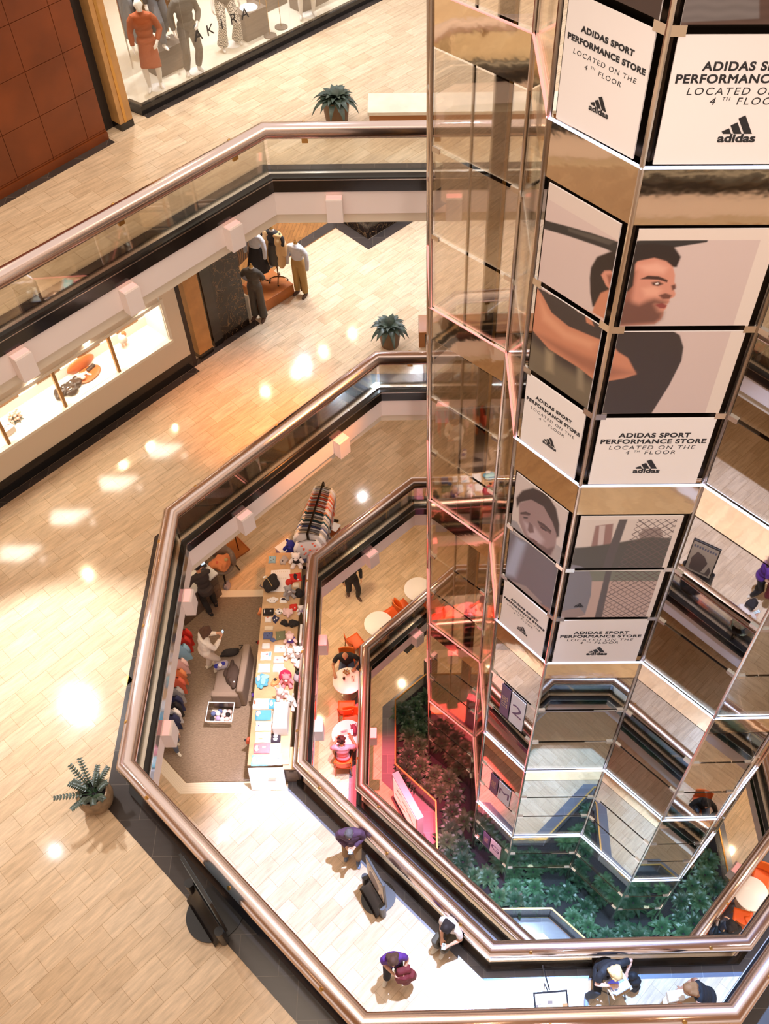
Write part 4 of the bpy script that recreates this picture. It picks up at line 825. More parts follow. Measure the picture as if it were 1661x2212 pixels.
for sx in (-1, 1):
    for sy in (-1, 1): MB().box((sx*.29, sy*.21, .35), (.04, .04, .70)).build('leg', 'pale_wood', t)
mat('newsprint', (222, 210, 196), .8); t = thing('newspaper', 'spread newspaper on the table in the bottom right corner', 'newspaper', (4.76, 3.72, FC+.735), .02); MB().box((0, 0, .004), (.5, .36, .008)).build('sheet', 'newsprint', t); q = random.Random(1)
for k in range(16): MB().box((-.2+.13*(k % 4), -.13+.085*(k//4), .0085), (.10, .06, .001)).build('print_block', ['screen_ui', 'food_pale', 'sign_photo'][k % 3], t)
t = thing('paper_box', 'white cardboard box behind the newspaper', 'box', (4.62, 4.0, FC+.735), .1); MB().box((0, 0, .07), (.30, .18, .14)).build('carton', 'china', t, bevel=.004); MB().box((0, 0, .142), (.28, .03, .003)).build('tape', 'food_pale', t)

t = thing('potted_plant', 'small potted plant just above the bottom handrail, left of the easel', 'plant', (1.42, 3.42, FC), .3); MB().lathe([(0, 0), (.13, 0), (.17, .34), (.15, .34), (.14, .30), (0, .30)], n=24).build('pot', 'pot_stone' if 'pot_stone' in MATS else 'sign_black', t, smooth=40); rosette(random.Random(21), .34, .055, 20, (0, 0, .30), .8).build('foliage', 'leaf_mid', t, True)
p_ = W(1165, 2203, FC+.6); t = thing('display_crate', 'grey crate with a pale board above the bottom handrail by the easel', 'crate', (p_.x, p_.y-.05, FC), .05); MB().box((0, 0, .28), (.46, .24, .56)).build('box', 'steel', t, bevel=.006); MB().box((.10, .02, .66), (.34, .02, .24), 0, rx(-30)).build('board', 'sign_tan', t)

p_ = W(1012, 1545, 0.0); t = thing('step_ladder', 'small metal step ladder on the ground floor seen through the clear lift shaft', 'ladder', (p_.x, p_.y, 0), .1)
for sx in (-.22, .22):
    MB().tube([(sx, -.05, 0), (sx, .12, .95)], .016, 8).build('rail', 'steel', t); MB().tube([(sx, .36, 0), (sx, .14, .95)], .014, 8).build('leg', 'steel', t)
for k in range(3): MB().box((0, .0+.055*k, .28+.30*k), (.44, .09, .025)).build('step', 'laptop_grey', t)
# ---------------------------------------------------------------- top gallery: panelled wall, pilaster, glazed shop front
FA = LV['A']; FB = LV['B']
mat('panel_brown', (118, 56, 20), .40, var=.18, vscale=1.5); mat('panel_gap', (74, 34, 14), .6); mat('pilaster_gold', (186, 138, 82), .35, var=.12, vscale=4); mat('shop_floor', (232, 220, 200), .25); mat('pedestal_grey', (112, 96, 82), .5); mat('base_white', (244, 240, 234), .3)
a, b = V3((-8.9, 13.71)), V3((-5.72, 17.48)); d = (b-a).normalized(); L = (b-a).length
struct(MB().plate(a, b, FA, FA+3.6, .30, .16).build('wall_left', 'panel_gap'))
w = MB(); s0 = L-2.44+.42-.80*4
for i in range(8):
    u0, u1 = s0+.80*i, s0+.80*(i+1)-.010
    u0, u1 = max(u0, 0), min(u1, L)
    if u1-u0 < .05: continue
    for z in range(5):
        z0 = max(FA+.16, FA+.20+.82*(z-1)) if z else FA+.16; z1 = FA+.19+.82*z
        if z1-z0 > .03: w.plate(a+d*u0, a+d*u1, z0, z1, .02, 0)
o = w.build('wall_panelling', 'panel_brown'); struct(o)
trim(MB().plate(a, b, FA, FA+.15, .05, -.02), 'panel_brown')
n_out = V3((d.y, -d.x)); trim(MB().prism([a+n_out*.05, b+n_out*.05, b+n_out*.22, a+n_out*.22], FA+.001, FA+.006), 'granite_shaded')
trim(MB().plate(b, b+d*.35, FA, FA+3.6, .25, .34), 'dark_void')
pa = V3((-5.50, 17.72)); pb = pa+d*.30
trim(MB().plate(pa, pb, FA+.14, FA+3.6, .26, .10), 'pilaster_gold'); trim(MB().plate(pa, pb, FA, FA+.14, .28, .10), 'black_granite'); trim(MB().plate(pa+d*.10, pa+d*.16, FA+.14, FA+3.6, .01, -.035), 'brass')
g0, g1 = V3((-5.17, 18.27)), V3((-.3, 23.35)); gd = (g1-g0).normalized(); gn = V3((gd.y, -gd.x)); gL = (g1-g0).length; back = V3((-5.50, 18.50))
trim(MB().prism([g0+gn*.16, g1+gn*.16, g1+gn*.0, g0+gn*.0], FA+.001, FA+.006), 'granite_shaded')
trim(MB().sweep([back, g0, g1], [(-.02, FA), (.10, FA), (.10, FA+.18), (-.02, FA+.18)]), 'black_granite')
trim(MB().prism([back-gn*.1, g0, g1, g1-gn*4.4, back-gn*4.4], FA+.10, FA+.15), 'shop_floor')
struct(MB().plate(back-gn*4.2-gd*.6, g1-gn*4.2, FA, FA+4, .1).build('wall_back', 'plaster_warm')); struct(MB().plate(back-gn*.2, back-gn*4.2, FA, FA+4, .08).build('wall_side', 'plaster_warm'))
sf = thing('shop_window', 'tall frameless glass shop front on a black kerb on the top gallery', 'shop window')
pts = [back, g0]+[g0+gd*k for k in (1.33, 2.66, 3.99, gL)]
for i in range(len(pts)-1):
    dd = (pts[i+1]-pts[i]).normalized(); MB().plate(pts[i]+dd*.004, pts[i+1]-dd*.004, FA+.18, FA+3.6, .012, .0).build('glass_pane', 'shop_glass', sf)
mat('sign_ink', (40, 34, 32), .5)
M = face_frame(g0, g1, FA+.98)
for i, ch in enumerate('AKIRA'): text('lettering', ch, .30, M @ Matrix.Translation((1.62+.30*i, 0, .009)), 'sign_ink', sf)
def pedestal(label, x, y, z, w, dp, h, rz, m='pedestal_grey'): return tag(MB().box((0, 0, h/2), (w, dp, h)).build('pedestal', m, None, bevel=.005), label, 'pedestal')
ra = math.atan2(gd.y, gd.x)
def place(o, x, y, z, rz=0): o.location = (x, y, z); o.rotation_euler = (0, 0, rz); return o
place(pedestal('grey display pedestal behind the mannequin in the rust dress', 0, 0, 0, .75, .42, .50, 0), -4.84, 19.78, FA+.15, ra)
place(pedestal('grey display pedestal behind the checked trousers, with a white disc on it', 0, 0, 0, .62, .42, .55, 0), -3.25, 21.15, FA+.15, ra)
place(pedestal('grey display pedestal at the top, behind the bare mannequin legs', 0, 0, 0, .80, .40, .6, 0), -2.1, 22.45, FA+.15, ra)
place(pedestal('tall brown display block behind the hanging cords in the shop window', 0, 0, 0, .9, .3, 1.5, 0), -3.0, 22.3, FA+.15, ra)
def disc(label, x, y, z, R=.17, m='base_white'): return place(tag(MB().lathe([(0, 0), (R, 0), (R, .012), (R-.02, .018), (0, .018)], n=28).build('disc_stand', m, None, smooth=40), label, 'base'), x, y, z)
fz = ra-PI/2-.55
def dummy(label, x, y, z, rz, **k):
    p = person(label, (x, y, z), rz, skin='mannequin_white', hair=None, shoes=None, name='mannequin', cat='mannequin', **k); del p['_wr']; return p
ZS = FA+.168
dummy('white mannequin in a rust off shoulder knit dress, leftmost in the shop window', -4.97, 19.02, ZS, PI+.2, hands=[(-.20, .22, .98), (.26, .10, .86)], feet=[(-.09, -.02, .08), (.12, .10, .08)], top=('rust_knit', 'long'), bottom=('rust_knit', 'skirt'), scale=1.03, tophem=.02)
dummy('white mannequin in a dark jumper and ripped dark jeans in the shop window', -4.28, 19.62, ZS, PI+.5, hands=[(-.16, .20, 1.0), (.28, .08, .88)], feet=[(-.10, -.02, .08), (.16, .04, .08)], top=('charcoal_knit', 'long'), bottom=('dark_jean', 'trousers'), scale=1.03)
dummy('white mannequin in grey jeans on the pedestal behind the rust dress', -4.86, 19.86, FA+.65, PI+.9, hands=[(-.20, .18, .95), (.28, .08, .85)], feet=[(-.12, -.1, .08), (.16, .22, .08)], top=('charcoal_knit', 'long'), bottom=('jean_grey', 'trousers'), scale=1.0)
mk = bpy.data.materials.new('houndstooth'); mk.use_nodes = True; nt = mk.node_tree; ck = N(nt, 'ShaderNodeTexChecker'); ck.inputs['Scale'].default_value = 38; ck.inputs['Color1'].default_value = (*lin((232, 222, 206)), 1); ck.inputs['Color2'].default_value = (*lin((88, 80, 72)), 1)
tcn = N(nt, 'ShaderNodeTexCoord'); nt.links.new(tcn.outputs['Object'], ck.inputs['Vector']); nt.links.new(ck.outputs['Color'], nt.nodes['Principled BSDF'].inputs['Base Color']); MATS['houndstooth'] = mk
dummy('white mannequin in flared checked trousers behind the window lettering', -3.66, 20.66, ZS, PI+.5, hands=[(-.28, .06, .84), (.28, .12, .86)], feet=[(-.16, 0, .08), (.20, .12, .08)], top=('charcoal_knit', 'none'), bottom=('houndstooth', 'flared'), scale=1.05)
dummy('white mannequin with bare legs at the top of the shop window', -2.10, 21.93, ZS, PI+.2, hands=[(-.28, .06, .84), (.28, .12, .86)], feet=[(-.12, 0, .08), (.16, .10, .08)], top=('charcoal_knit', 'long'), bottom=('dark_jean', 'skirt'), scale=1.03)
for lb, x, y in (('white disc stand under the rust dress mannequin', -4.97, 19.02), ('white disc stand under the ripped jeans mannequin', -4.25, 19.62), ('white disc stand beside the checked trousers', -3.62, 20.7), ('round disc stand under the bare legs at the top', -2.08, 21.95)): disc(lb, x, y, FA+.15)
disc('white disc on the grey pedestal behind the checked trousers', -3.25, 21.15, FA+.70, .19)
for i, (x, y) in enumerate(((-3.02, 21.25), (-2.86, 21.05), (-2.65, 21.42))):
    t = tag(place(MB().lathe([(0, 0), (.14, 0), (.14, .02), (.02, .03), (0, .03)], n=24).build('cord_weight', 'pedestal_grey', None), x, y, FA+.15), 'round grey weight holding a hanging cord on the shop window floor', 'weight', 'cord weights in the shop window')
    MB().tube([(0, 0, .03), (0, 0, 3.2)], .006, 6).build('cord', 'brass', t)
rk = thing('garment_rail', 'rail of hanging grey and camel garments at the left end of the shop window', 'clothes rail', (-5.15, 20.2, FA+.15), ra)
for sx in (-.6, .6): MB().tube([(sx, 0, 0), (sx, 0, 1.7)], .015, 8).build('upright', 'chrome_thin', rk)
MB().tube([(-.6, 0, 1.7), (.6, 0, 1.7)], .015, 8).build('rail', 'chrome_thin', rk)
def garment(name, label, m, loc, rz, L=.85, w=.42, seed=0, group=None, sleeve=.45):
    """a garment hanging on its hanger, seen nearly end on: shoulders, sleeves, hem"""
    q = random.Random(seed); t = thing(name, label, 'garment', loc, rz, group)
    g = MB(); n = 9
    fn = lambda u, v: ((u-.5)*w*(1+.10*v)*(.72+.28*min(1, v*6)), .022*math.sin(u*9+seed)*v+.004, -.05-.06*abs(2*u-1)**1.5*(1-v)-L*v)
    fb = lambda u, v: (fn(u, v)[0], fn(u, v)[1]-.028-.02*math.sin(math.pi*u), fn(u, v)[2])
    g.grid(fn, n, 8); g.grid(fb, n, 8)
    for sd in (-1, 1): g.tube([(sd*w*.36, -.01, -.09), (sd*w*.50, -.01, -.10-sleeve*.5), (sd*w*.52, -.01, -.10-sleeve)], [.045, .045, .035], 8)
    g.build('cloth', m, t, True); h = MB(); h.tube([(-w*.36, -.01, -.08), (0, -.01, -.02), (w*.36, -.01, -.08)], .007, 6); h.tube([(0, -.01, -.02), (0, -.01, .03), (.02, -.01, .05), (.03, -.01, .03)], .004, 6); h.build('hanger', 'steel_dark', t); return t
for i, (m, u) in enumerate((('jean_grey', -.45), ('charcoal_knit', -.30), ('camel_coat', -.12), ('jean_grey', .06), ('camel_coat', .25), ('tan_trousers', .42))):
    P = rk.matrix_basis @ V3((u, 0, 1.66)); garment('hanging_garment', ['grey garment on the rail, nearest the pilaster', 'charcoal garment second on the shop window rail', 'camel garment third on the shop window rail', 'grey garment fourth on the shop window rail', 'camel garment fifth on the shop window rail', 'tan garment farthest along the shop window rail'][i], m, P, ra+PI/2, 1.1, .42, i, 'garments in the shop window')

# planters and benches
mat('pot_brown', (112, 82, 54), .5); mat('pot_stone', (150, 124, 96), .6, var=.3, vscale=8); mat('bench_stone', (236, 222, 198), .3, var=.10, vscale=3); mat('bench_wood', (166, 106, 54), .4)
def planter(label, x, y, z, seed):
    t = thing('planter', label, 'plant', (x, y, z), seed); MB().lathe([(0, 0), (.19, 0), (.20, .02), (.27, .52), (.28, .56), (.25, .56), (.24, .50), (0, .50)], n=32).build('pot', 'pot_brown', t, smooth=40)
    MB().lathe([(0, .495), (.24, .495), (.24, .51), (0, .51)], n=24).build('soil', 'soil', t)
    m = rosette(random.Random(seed), .52, .082, 40, (0, 0, .50), .75); m.build('foliage', 'leaf_grey', t, True); return t
planter('brown pot of drooping grey green leaves beside the stone bench on the top gallery', -1.34, 17.85, FA, 5)
planter('brown pot of drooping grey green leaves by the corner of the second gallery railing', -.46, 17.05, FB, 9)
t = thing('planter', 'low stone pot with fern like stems in the bright light at lower left', 'plant', (-5.20, 6.32, FB), .4)
MB().lathe([(0, 0), (.20, 0), (.24, .05), (.285, .22), (.27, .36), (.235, .42), (.21, .42), (.22, .34), (0, .33)], n=32).build('pot', 'pot_stone', t, smooth=50); MB().lathe([(0, .33), (.22, .33), (.22, .345), (0, .345)], n=24).build('soil', 'soil', t)
q = random.Random(6); g = MB(); st = MB()
for k, (az, el, L) in enumerate(((2.0, 1.15, .75), (1.5, 1.2, .80), (3.0, .55, .60), (.6, .75, .5), (1.1, .6, .45), (3.6, .6, .42), (2.5, .8, .45), (.1, .9, .35), (4.6, .9, .32), (5.3, .8, .3), (2.2, .4, .4), (4.0, 1.0, .36), (.9, 1.0, .4))):
    hd = V3((math.cos(az), math.sin(az), 0)); P = lambda s: V3((0, 0, .34))+hd*(.03+s*L*math.cos(el))+V3((0, 0, s*L*math.sin(el)-.12*s*s))
    st.tube([P(0), P(.5), P(1)], [.009, .006, .003], 6)
    for i in range(3, 12):
        for sd in (-1, 1): leaf(g, P(i/11), az+sd*1.0, .35, .085*(1.1-.4*i/11), .020, .5, 3)
g.build('foliage', 'leaf_grey', t, True); st.build('stem', 'leaf_mid', t)
MB().ell((.06, -.12, .42), (.10, .05, .012), 10, 6, rx(30)).build('broad_leaf', 'leaf_mid', t, True)
t = thing('bench', 'long pale stone topped bench with a brown front on the top gallery', 'bench', (1.15, 17.86, FA)); MB().box((0, 0, .415), (3.76, .69, .07)).build('top', 'bench_stone', t, bevel=.008); MB().box((0, 0, .19), (3.70, .63, .38)).build('base', 'bench_wood', t)
t = thing('bench', 'wooden bench end with an open front, behind the clear lift shaft', 'bench', (1.85, 17.24, FB)); MB().box((0, 0, .42), (3.3, .60, .06)).build('top', 'bench_wood', t, bevel=.006)
for x in (-1.58, 0, 1.58): MB().box((x, 0, .195), (.14, .60, .39)).build('leg', 'bench_wood', t)
MB().box((0, .1, .2), (3.0, .04, .36)).build('back_rail', 'dark_void', t)
place(tag(MB().box((0, 0, .003), (.17, .15, .006)).build('floor_box', 'brass', None), 'square brass service cover set in the floor left of the big railing', 'floor cover'), -5.10, 8.52, FB, PI/4)

# ---------------------------------------------------------------- second gallery: cream wall with display windows, pilaster, marble, open shop
mat('window_box', (250, 244, 232), .5); mat('window_open', (120, 84, 52), .6); mat('frame_light', (246, 234, 212), .45)
a, b = V3((-9.6, 11.30)), V3((-4.87, 16.41)); d = (b-a).normalized(); L = (b-a).length; nn = V3((-d.y, d.x)); s1 = (V3((-5.14, 16.12))-a).dot(d)
def U(s): return a+d*s
struct(MB().plate(a, b, FB+.40, FB+1.08, .16, .08).build('wall_left', 'plaster_warm')); struct(MB().plate(U(s1), b, FB+1.08, FB+3.6, .16, .08).build('wall_left', 'plaster_warm')); struct(MB().plate(a, U(s1), FB+2.15, FB+3.6, .16, .08).build('wall_left', 'plaster_warm'))
trim(MB().plate(a, b, FB, FB+.40, .18, .08), 'black_granite'); trim(MB().prism([a-nn*.02, b-nn*.02, b-nn*.20, a-nn*.20], FB+.001, FB+.006), 'granite_shaded')
dw = thing('display_window', 'row of bright display windows in the cream wall on the second gallery', 'shop window')
MB().plate(a, U(s1+.03), FB+1.05, FB+1.12, .14, .0).build('sill', 'frame_light', dw); MB().plate(U(s1-.02), U(s1+.05), FB+1.05, FB+2.2, .08, .01).build('side_frame', 'frame_light', dw); MB().plate(a, U(s1), FB+2.10, FB+2.17, .08, .01).build('head_frame', 'frame_light', dw)
MB().prism([a+nn*.05, U(s1)+nn*.05, U(s1)+nn*.75, a+nn*.75], FB+1.06, FB+1.11).build('deck', 'window_box', dw); MB().plate(a, U(s1), FB+1.1, FB+1.34, .04, .75).build('back_board', 'window_box', dw); MB().plate(U(s1-.02)+nn*.0, U(s1-.02)+nn*.75, FB+1.1, FB+2.3, .03, .0).build('end_board', 'window_box', dw)
MB().prism([a+nn*.05, U(s1)+nn*.05, U(s1)+nn*.80, a+nn*.80], FB+2.30, FB+2.36).build('roof', 'window_box', dw)
ms = [s1-1.34*k for k in range(1, 5)]
for k, s in enumerate(ms): MB().plate(U(s-.03), U(s+.03), FB+1.1, FB+2.15, .07, .02).build('mullion', 'pilaster_gold', dw)
ed = [s1]+ms+[0]
for k in range(5): MB().plate(U(ed[k+1]+.035), U(ed[k]-.035), FB+1.12, FB+2.12, .010, .03).build('glass_pane', 'shop_glass', dw)
for k in range(5):
    c = U(s1-1.34*k-.67)+nn*.42; area((c.x, c.y, FB+2.26), (c.x, c.y, FB), 32, (1, .90, .78), 1.0, .4, 'window_light')
for k in range(6):
    s = s1-.5-1.0*k; MB().plate(U(s-.28), U(s+.28), FB+1.34, FB+2.0, .03, .74).build('back_opening', 'window_open', dw)
mat('leather_black', (52, 40, 34), .35); mat('wood_red', (190, 96, 44), .4); mat('flesh_pink', (240, 196, 176), .5); mat('box_white', (244, 236, 226), .4); mat('print_red', (150, 60, 50), .5)
def wp(s, dep, h=1.112): v = U(s)+nn*dep; return (v.x, v.y, FB+h)
rw = math.atan2(d.y, d.x)
t = thing('jacket', 'black leather jacket with a buckle lying in the second display window', 'jacket', wp(s1-2.36, .36), rw); g = MB()
for x, y, r_ in ((0, 0, .20), (.18, .02, .16), (-.16, .03, .15), (.02, -.10, .15), (-.26, -.06, .09), (.26, .10, .09)): g.ell((x, y, .05), (r_, r_*.85, .07))
blob(g, 'leather', 'leather_black', t, .014, 2, bump=.05)
for x, y in ((-.08, .02), (.02, .08), (.10, .03)): MB().ell((x, y, .13), (.018, .018, .012), 8, 6).build('stud', 'box_white', t)
MB().tube([(-.02+.05*math.cos(k*.63), -.10+.04*math.sin(k*.63), .125) for k in range(11)], .010, 8).build('buckle', 'chrome_thin', t)
t = thing('serving_board', 'red wooden board with pale and dark goods in the second display window', 'board', wp(s1-1.82, .42), rw+.2); g = MB(); g.ell((0, 0, .02), (.31, .20, .022), 28, 8); g.build('board', 'wood_red', t, True)
g = MB(); q = random.Random(3)
for k in range(9): g.ell((-.14+q.uniform(-.08, .08), .02+q.uniform(-.07, .09), .06+q.uniform(0, .03)), (.06, .045, .035), 9, 6)
blob(g, 'pale_goods', 'flesh_pink', t, .012, 2); g = MB()
for k in range(6): g.ell((.06+.035*k, .05, .06), (.026, .055, .035), 8, 6)
g.build('dark_bundle', 'leather_black', t, True); MB().tube([(.0, -.1, .05), (-.03, -.02, .06), (.0, .06, .06)], .022, 8).build('pale_roll', 'box_white', t, True)
t = place(tag(MB().ell((0, 0, .14), (.34, .05, .16), 24, 10).build('wooden_bowl', 'wood_red', None, True), 'upright red wooden dish at the back of the second display window', 'dish'), *wp(s1-1.80, .66), rw)
t = thing('doll', 'small doll in a pale dress standing in the right hand display window', 'doll', wp(s1-.78, .55), rw); g = MB(); g.tube([(0, 0, .16), (0, 0, .32)], [.10, .06], 14); g.build('dress', 'box_white', t, True)
for sx in (-.04, .04): MB().tube([(sx, 0, .0), (sx, 0, .18)], .022, 8).build('leg', 'flesh_pink', t)
MB().ell((.06, 0, .30), (.06, .05, .07), 10, 8).build('hair', 'wood_red', t, True)
t = thing('flower_bunch', 'bunch of pink flowers beside the white box in the left hand display window', 'flowers', wp(s1-3.55, .46), rw); g = MB(); q = random.Random(5)
for k in range(26): g.ell((q.uniform(-.11, .11), q.uniform(-.08, .08), .05+q.uniform(0, .16)), (.035, .03, .03), 8, 6)
g.build('petals', 'flesh_pink', t, True); g = MB()
for k in range(8): leaf(g, (0, 0, .03), k*.8, .3, .16, .03, .5)
g.build('leaves', 'leaf_grey', t)
t = thing('gift_box', 'white box with a red scrawl in the left hand display window', 'box', wp(s1-3.86, .30), rw+.1); MB().box((0, 0, .07), (.27, .22, .14)).build('carton', 'box_white', t, bevel=.01)
for k in range(4): MB().tube([(-.09+.05*k, -.02, .142), (-.075+.05*k, .04, .143), (-.06+.05*k, -.02, .142)], .006, 5).build('print', 'print_red', t)
# pilaster and black marble pier
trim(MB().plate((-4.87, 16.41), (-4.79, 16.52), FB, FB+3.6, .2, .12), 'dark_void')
pa, pb = V3((-4.76, 16.66)), V3((-4.50, 16.94)); trim(MB().plate(pa, pb, FB+.14, FB+3.6, .3, .12), 'pilaster_gold'); trim(MB().plate(pa, pb, FB, FB+.14, .32, .12), 'black_granite')
mm = bpy.data.materials.new('black_marble'); mm.use_nodes = True; nt = mm.node_tree; b_ = nt.nodes['Principled BSDF']; tcn = N(nt, 'ShaderNodeTexCoord'); nz = N(nt, 'ShaderNodeTexNoise'); nz.inputs['Scale'].default_value = 2.6; nz.inputs['Detail'].default_value = 7; nz.inputs['Distortion'].default_value = 1.8
rp = N(nt, 'ShaderNodeValToRGB'); rp.color_ramp.elements[0].position = .492; rp.color_ramp.elements[0].color = (*lin((38, 26, 18)), 1); rp.color_ramp.elements[1].position = .50; rp.color_ramp.elements[1].color = (*lin((150, 116, 78)), 1); e = rp.color_ramp.elements.new(.508); e.color = (*lin((38, 26, 18)), 1)
nt.links.new(tcn.outputs['Object'], nz.inputs['Vector']); nt.links.new(nz.outputs['Fac'], rp.inputs[0]); nt.links.new(rp.outputs[0], b_.inputs['Base Color']); b_.inputs['Roughness'].default_value = .12; MATS['black_marble'] = mm
struct(MB().plate((-4.47, 17.05), (-3.74, 17.81), FB, FB+3.6, .3, .15).build('wall_marble', 'black_marble')); trim(MB().plate((-4.47, 17.05), (-4.30, 17.23), FB, FB+3.6, .03, -.015), 'black_granite'); trim(MB().prism([(-4.88, 16.38), (-3.50, 17.83), (-3.62, 17.96), (-5.0, 16.5)], FB+.001, FB+.006), 'granite_shaded')
mw = bpy.data.materials.new('carved_screen'); mw.use_nodes = True; nt = mw.node_tree; b_ = nt.nodes['Principled BSDF']; wv = N(nt, 'ShaderNodeTexWave', wave_type='RINGS', rings_direction='Z'); wv.inputs['Scale'].default_value = 5; wv.inputs['Distortion'].default_value = 6; wv.inputs['Detail Scale'].default_value = .7; tcn = N(nt, 'ShaderNodeTexCoord'); nt.links.new(tcn.outputs['Object'], wv.inputs['Vector'])
rp = N(nt, 'ShaderNodeValToRGB'); rp.color_ramp.elements[0].color = (*lin((44, 28, 18)), 1); rp.color_ramp.elements[1].color = (*lin((112, 78, 48)), 1); rp.color_ramp.elements[0].position = .4; rp.color_ramp.elements[1].position = .55; nt.links.new(wv.outputs['Fac'], rp.inputs[0]); nt.links.new(rp.outputs[0], b_.inputs['Base Color']); MATS['carved_screen'] = mw
struct(MB().plate((-4.05, 18.42), (-4.40, 19.6), FB, FB+3.4, .08, .0).build('wall_screen', 'carved_screen')); struct(MB().plate((-4.40, 19.6), (-3.55, 21.2), FB, FB+3.4, .08, .0).build('wall_screen', 'carved_screen'))
trim(MB().prism([(-3.85, 18.9), (-3.06, 20.15), (-1.74, 21.53), (-1.5, 26), (-6, 26), (-6, 20)], FB+.002, FB+.012), 'herringbone')
trim(MB().sweep([(-3.9, 19.3), (-1.86, 21.42), (-1.0, 20.52), (.6, 22.1)], [(0, FB+.012), (.28, FB+.012), (.28, FB+.018), (0, FB+.018)]), 'granite_shaded')
cw = [(-1.95, 21.9), (-1.02, 20.93), (.6, 22.5)]
trim(MB().sweep(cw, [(0, FB), (.12, FB), (.12, FB+.45), (0, FB+.45)]), 'black_marble'); trim(MB().prism([(-1.85, 21.9), (-1.02, 21.02), (.6, 22.6), (.6, 24), (-1.8, 24)], FB+.40, FB+.44), 'window_box')
sw = thing('corner_window', 'glass display corner on a black marble base, at the top of the second gallery', 'shop window')
for p, q_ in zip(cw, cw[1:]): MB().plate(V3(p)+V3((.0, .06)), V3(q_)+V3((0, .06)), FB+.45, FB+2.6, .012).build('glass_pane', 'shop_glass', sw)
# platform, glowing panel and dress forms
mat('platform_wood', (178, 104, 50), .35, var=.15, vscale=4)
place(tag(MB().box((0, 0, .15), (.86, .86, .30)).build('display_platform', 'platform_wood', None, bevel=.006), 'square brown wooden platform holding two dress forms', 'platform'), -3.36, 18.86, FB+.012, PI/4)
glow_root = thing('glow_panel', 'glowing white panel standing in for the bright opening behind the dark jumpsuit', 'glow panel', (-3.90, 18.12, FB), ra+PI/2+.15); mat('glow_white', (255, 246, 226), .5, emit=1.5); MB().box((0, 0, .35), (.50, .05, .70)).build('frame', 'frame_light', glow_root); MB().box((.0, -.03, .35), (.46, .01, .66)).build('panel', 'glow_white', glow_root)  # added glow stands in for a narrow bright opening beside the marble
def dress_form(label, x, y, z, rz, top, bottom, coat=None, H=1.0, base=True):
    t = thing('dress_form', label, 'dress form', (x, y, z), rz); T = MB()
    for c, rr in (((0, 0, .95), (.155, .11, .13)), ((0, 0, 1.10), (.12, .09, .13)), ((0, 0, 1.26), (.155, .105, .15)), ((0, 0, 1.38), (.175, .08, .07))): T.ell(c, rr)
    T.tube([(0, 0, 1.38), (0, 0, 1.50)], [.06, .052], 14); blob(T, 'torso', 'form_cloth', t, .014, 2)
    MB().lathe([(0, 1.49), (.05, 1.49), (.045, 1.515), (.012, 1.53), (.022, 1.56), (.022, 1.58), (0, 1.60)], n=16).build('cap', 'brass', t, True)
    MB().tube([(0, 0, .10), (0, 0, .92)], .017, 10).build('pole', 'bronze', t)
    if base:
        for k in range(4):
            a = k*PI/2+.4; MB().tube([(0, 0, .13), (.10*math.cos(a), .10*math.sin(a), .12), (.21*math.cos(a), .21*math.sin(a), .07)], [.016, .015, .012], 8).build('foot', 'bronze', t); MB().ell((.21*math.cos(a), .21*math.sin(a), .03), (.022, .022, .03), 8, 6).build('caster', 'steel_dark', t)
    g = MB()
    for c, rr in (((0, 0, 1.12), (.15, .115, .14)), ((0, 0, 1.26), (.18, .128, .16)), ((0, 0, 1.38), (.20, .10, .075))): g.ell(c, rr)
    sl = top[1]
    if sl != 'v': g.tube([(0, 0, 1.38), (0, 0, 1.47)], [.085, .066], 14)
    for sd in (-1, 1):
        e = (sd*.27, .02, 1.10) if sl != 'short' else (sd*.27, .01, 1.20); ps = [(sd*.15, 0, 1.37), (sd*.23, 0, 1.28), e]+([(sd*.27, .05, .84)] if sl == 'long' else [])
        g.tube(ps, [.065, .062, .056]+([.044] if sl == 'long' else []), 12)
    blob(g, 'blouse', top[0], t, .015, 2, bump=.006); g = MB()
    if bottom[1] == 'skirt': g.tube([(0, 0, 1.10), (0, 0, .95), (0, 0, .45)], [.125, .17, .28], 26); g.v = [(x*(1+.05*math.sin(9*math.atan2(y, x))), y*.85, z) for x, y, z in g.v]; o = g.build('skirt', bottom[0], t, 60)
    elif bottom[1] == 'pencil': g.tube([(0, 0, 1.10), (0, 0, .95), (0, 0, .55)], [.125, .165, .17], 22); g.build('skirt', bottom[0], t, 60)
    else:
        g.ell((0, 0, .98), (.175, .13, .15))
        for sd in (-1, 1): g.tube([(sd*.08, 0, .95), (sd*.10, 0, .5), (sd*.11, .0, .10)], [.105, .085, .075 if bottom[1] == 'trousers' else .10], 14)
        blob(g, 'trousers', bottom[0], t, .016, 2)
        for sd in (-1, 1): g = MB(); g.tube([(sd*.11, -.05, .035), (sd*.12, .08, .035), (sd*.13, .17, .025)], [.040, .044, .025], 10); g.build('shoe', 'shoe_brown', t, True)
    if coat:
        for sd in (-1, 1):
            g = MB()
            for c, rr in (((sd*.11, 0, 1.36), (.11, .11, .07)), ((sd*.14, 0, 1.2), (.085, .145, .18)), ((sd*.15, 0, .95), (.085, .15, .25)), ((sd*.16, 0, .65), (.09, .15, .22))): g.ell(c, rr)
            g.tube([(sd*.17, 0, 1.36), (sd*.27, 0, 1.12), (sd*.28, .03, .84)], [.07, .066, .055], 12); blob(g, 'coat_side', coat, t, .016, 2)
    return t
fw = PI-.5
dress_form('dress form in a pale blouse and long black skirt on the wooden platform', -3.52, 18.90, FB+.312, fw, ('blouse_pale', 'long'), ('black_skirt', 'skirt'))
dress_form('dress form in a camel coat over dark clothes on the wooden platform', -3.10, 18.98, FB+.312, fw+.1, ('black_skirt', 'v'), ('jumpsuit', 'pencil'), 'camel_coat')
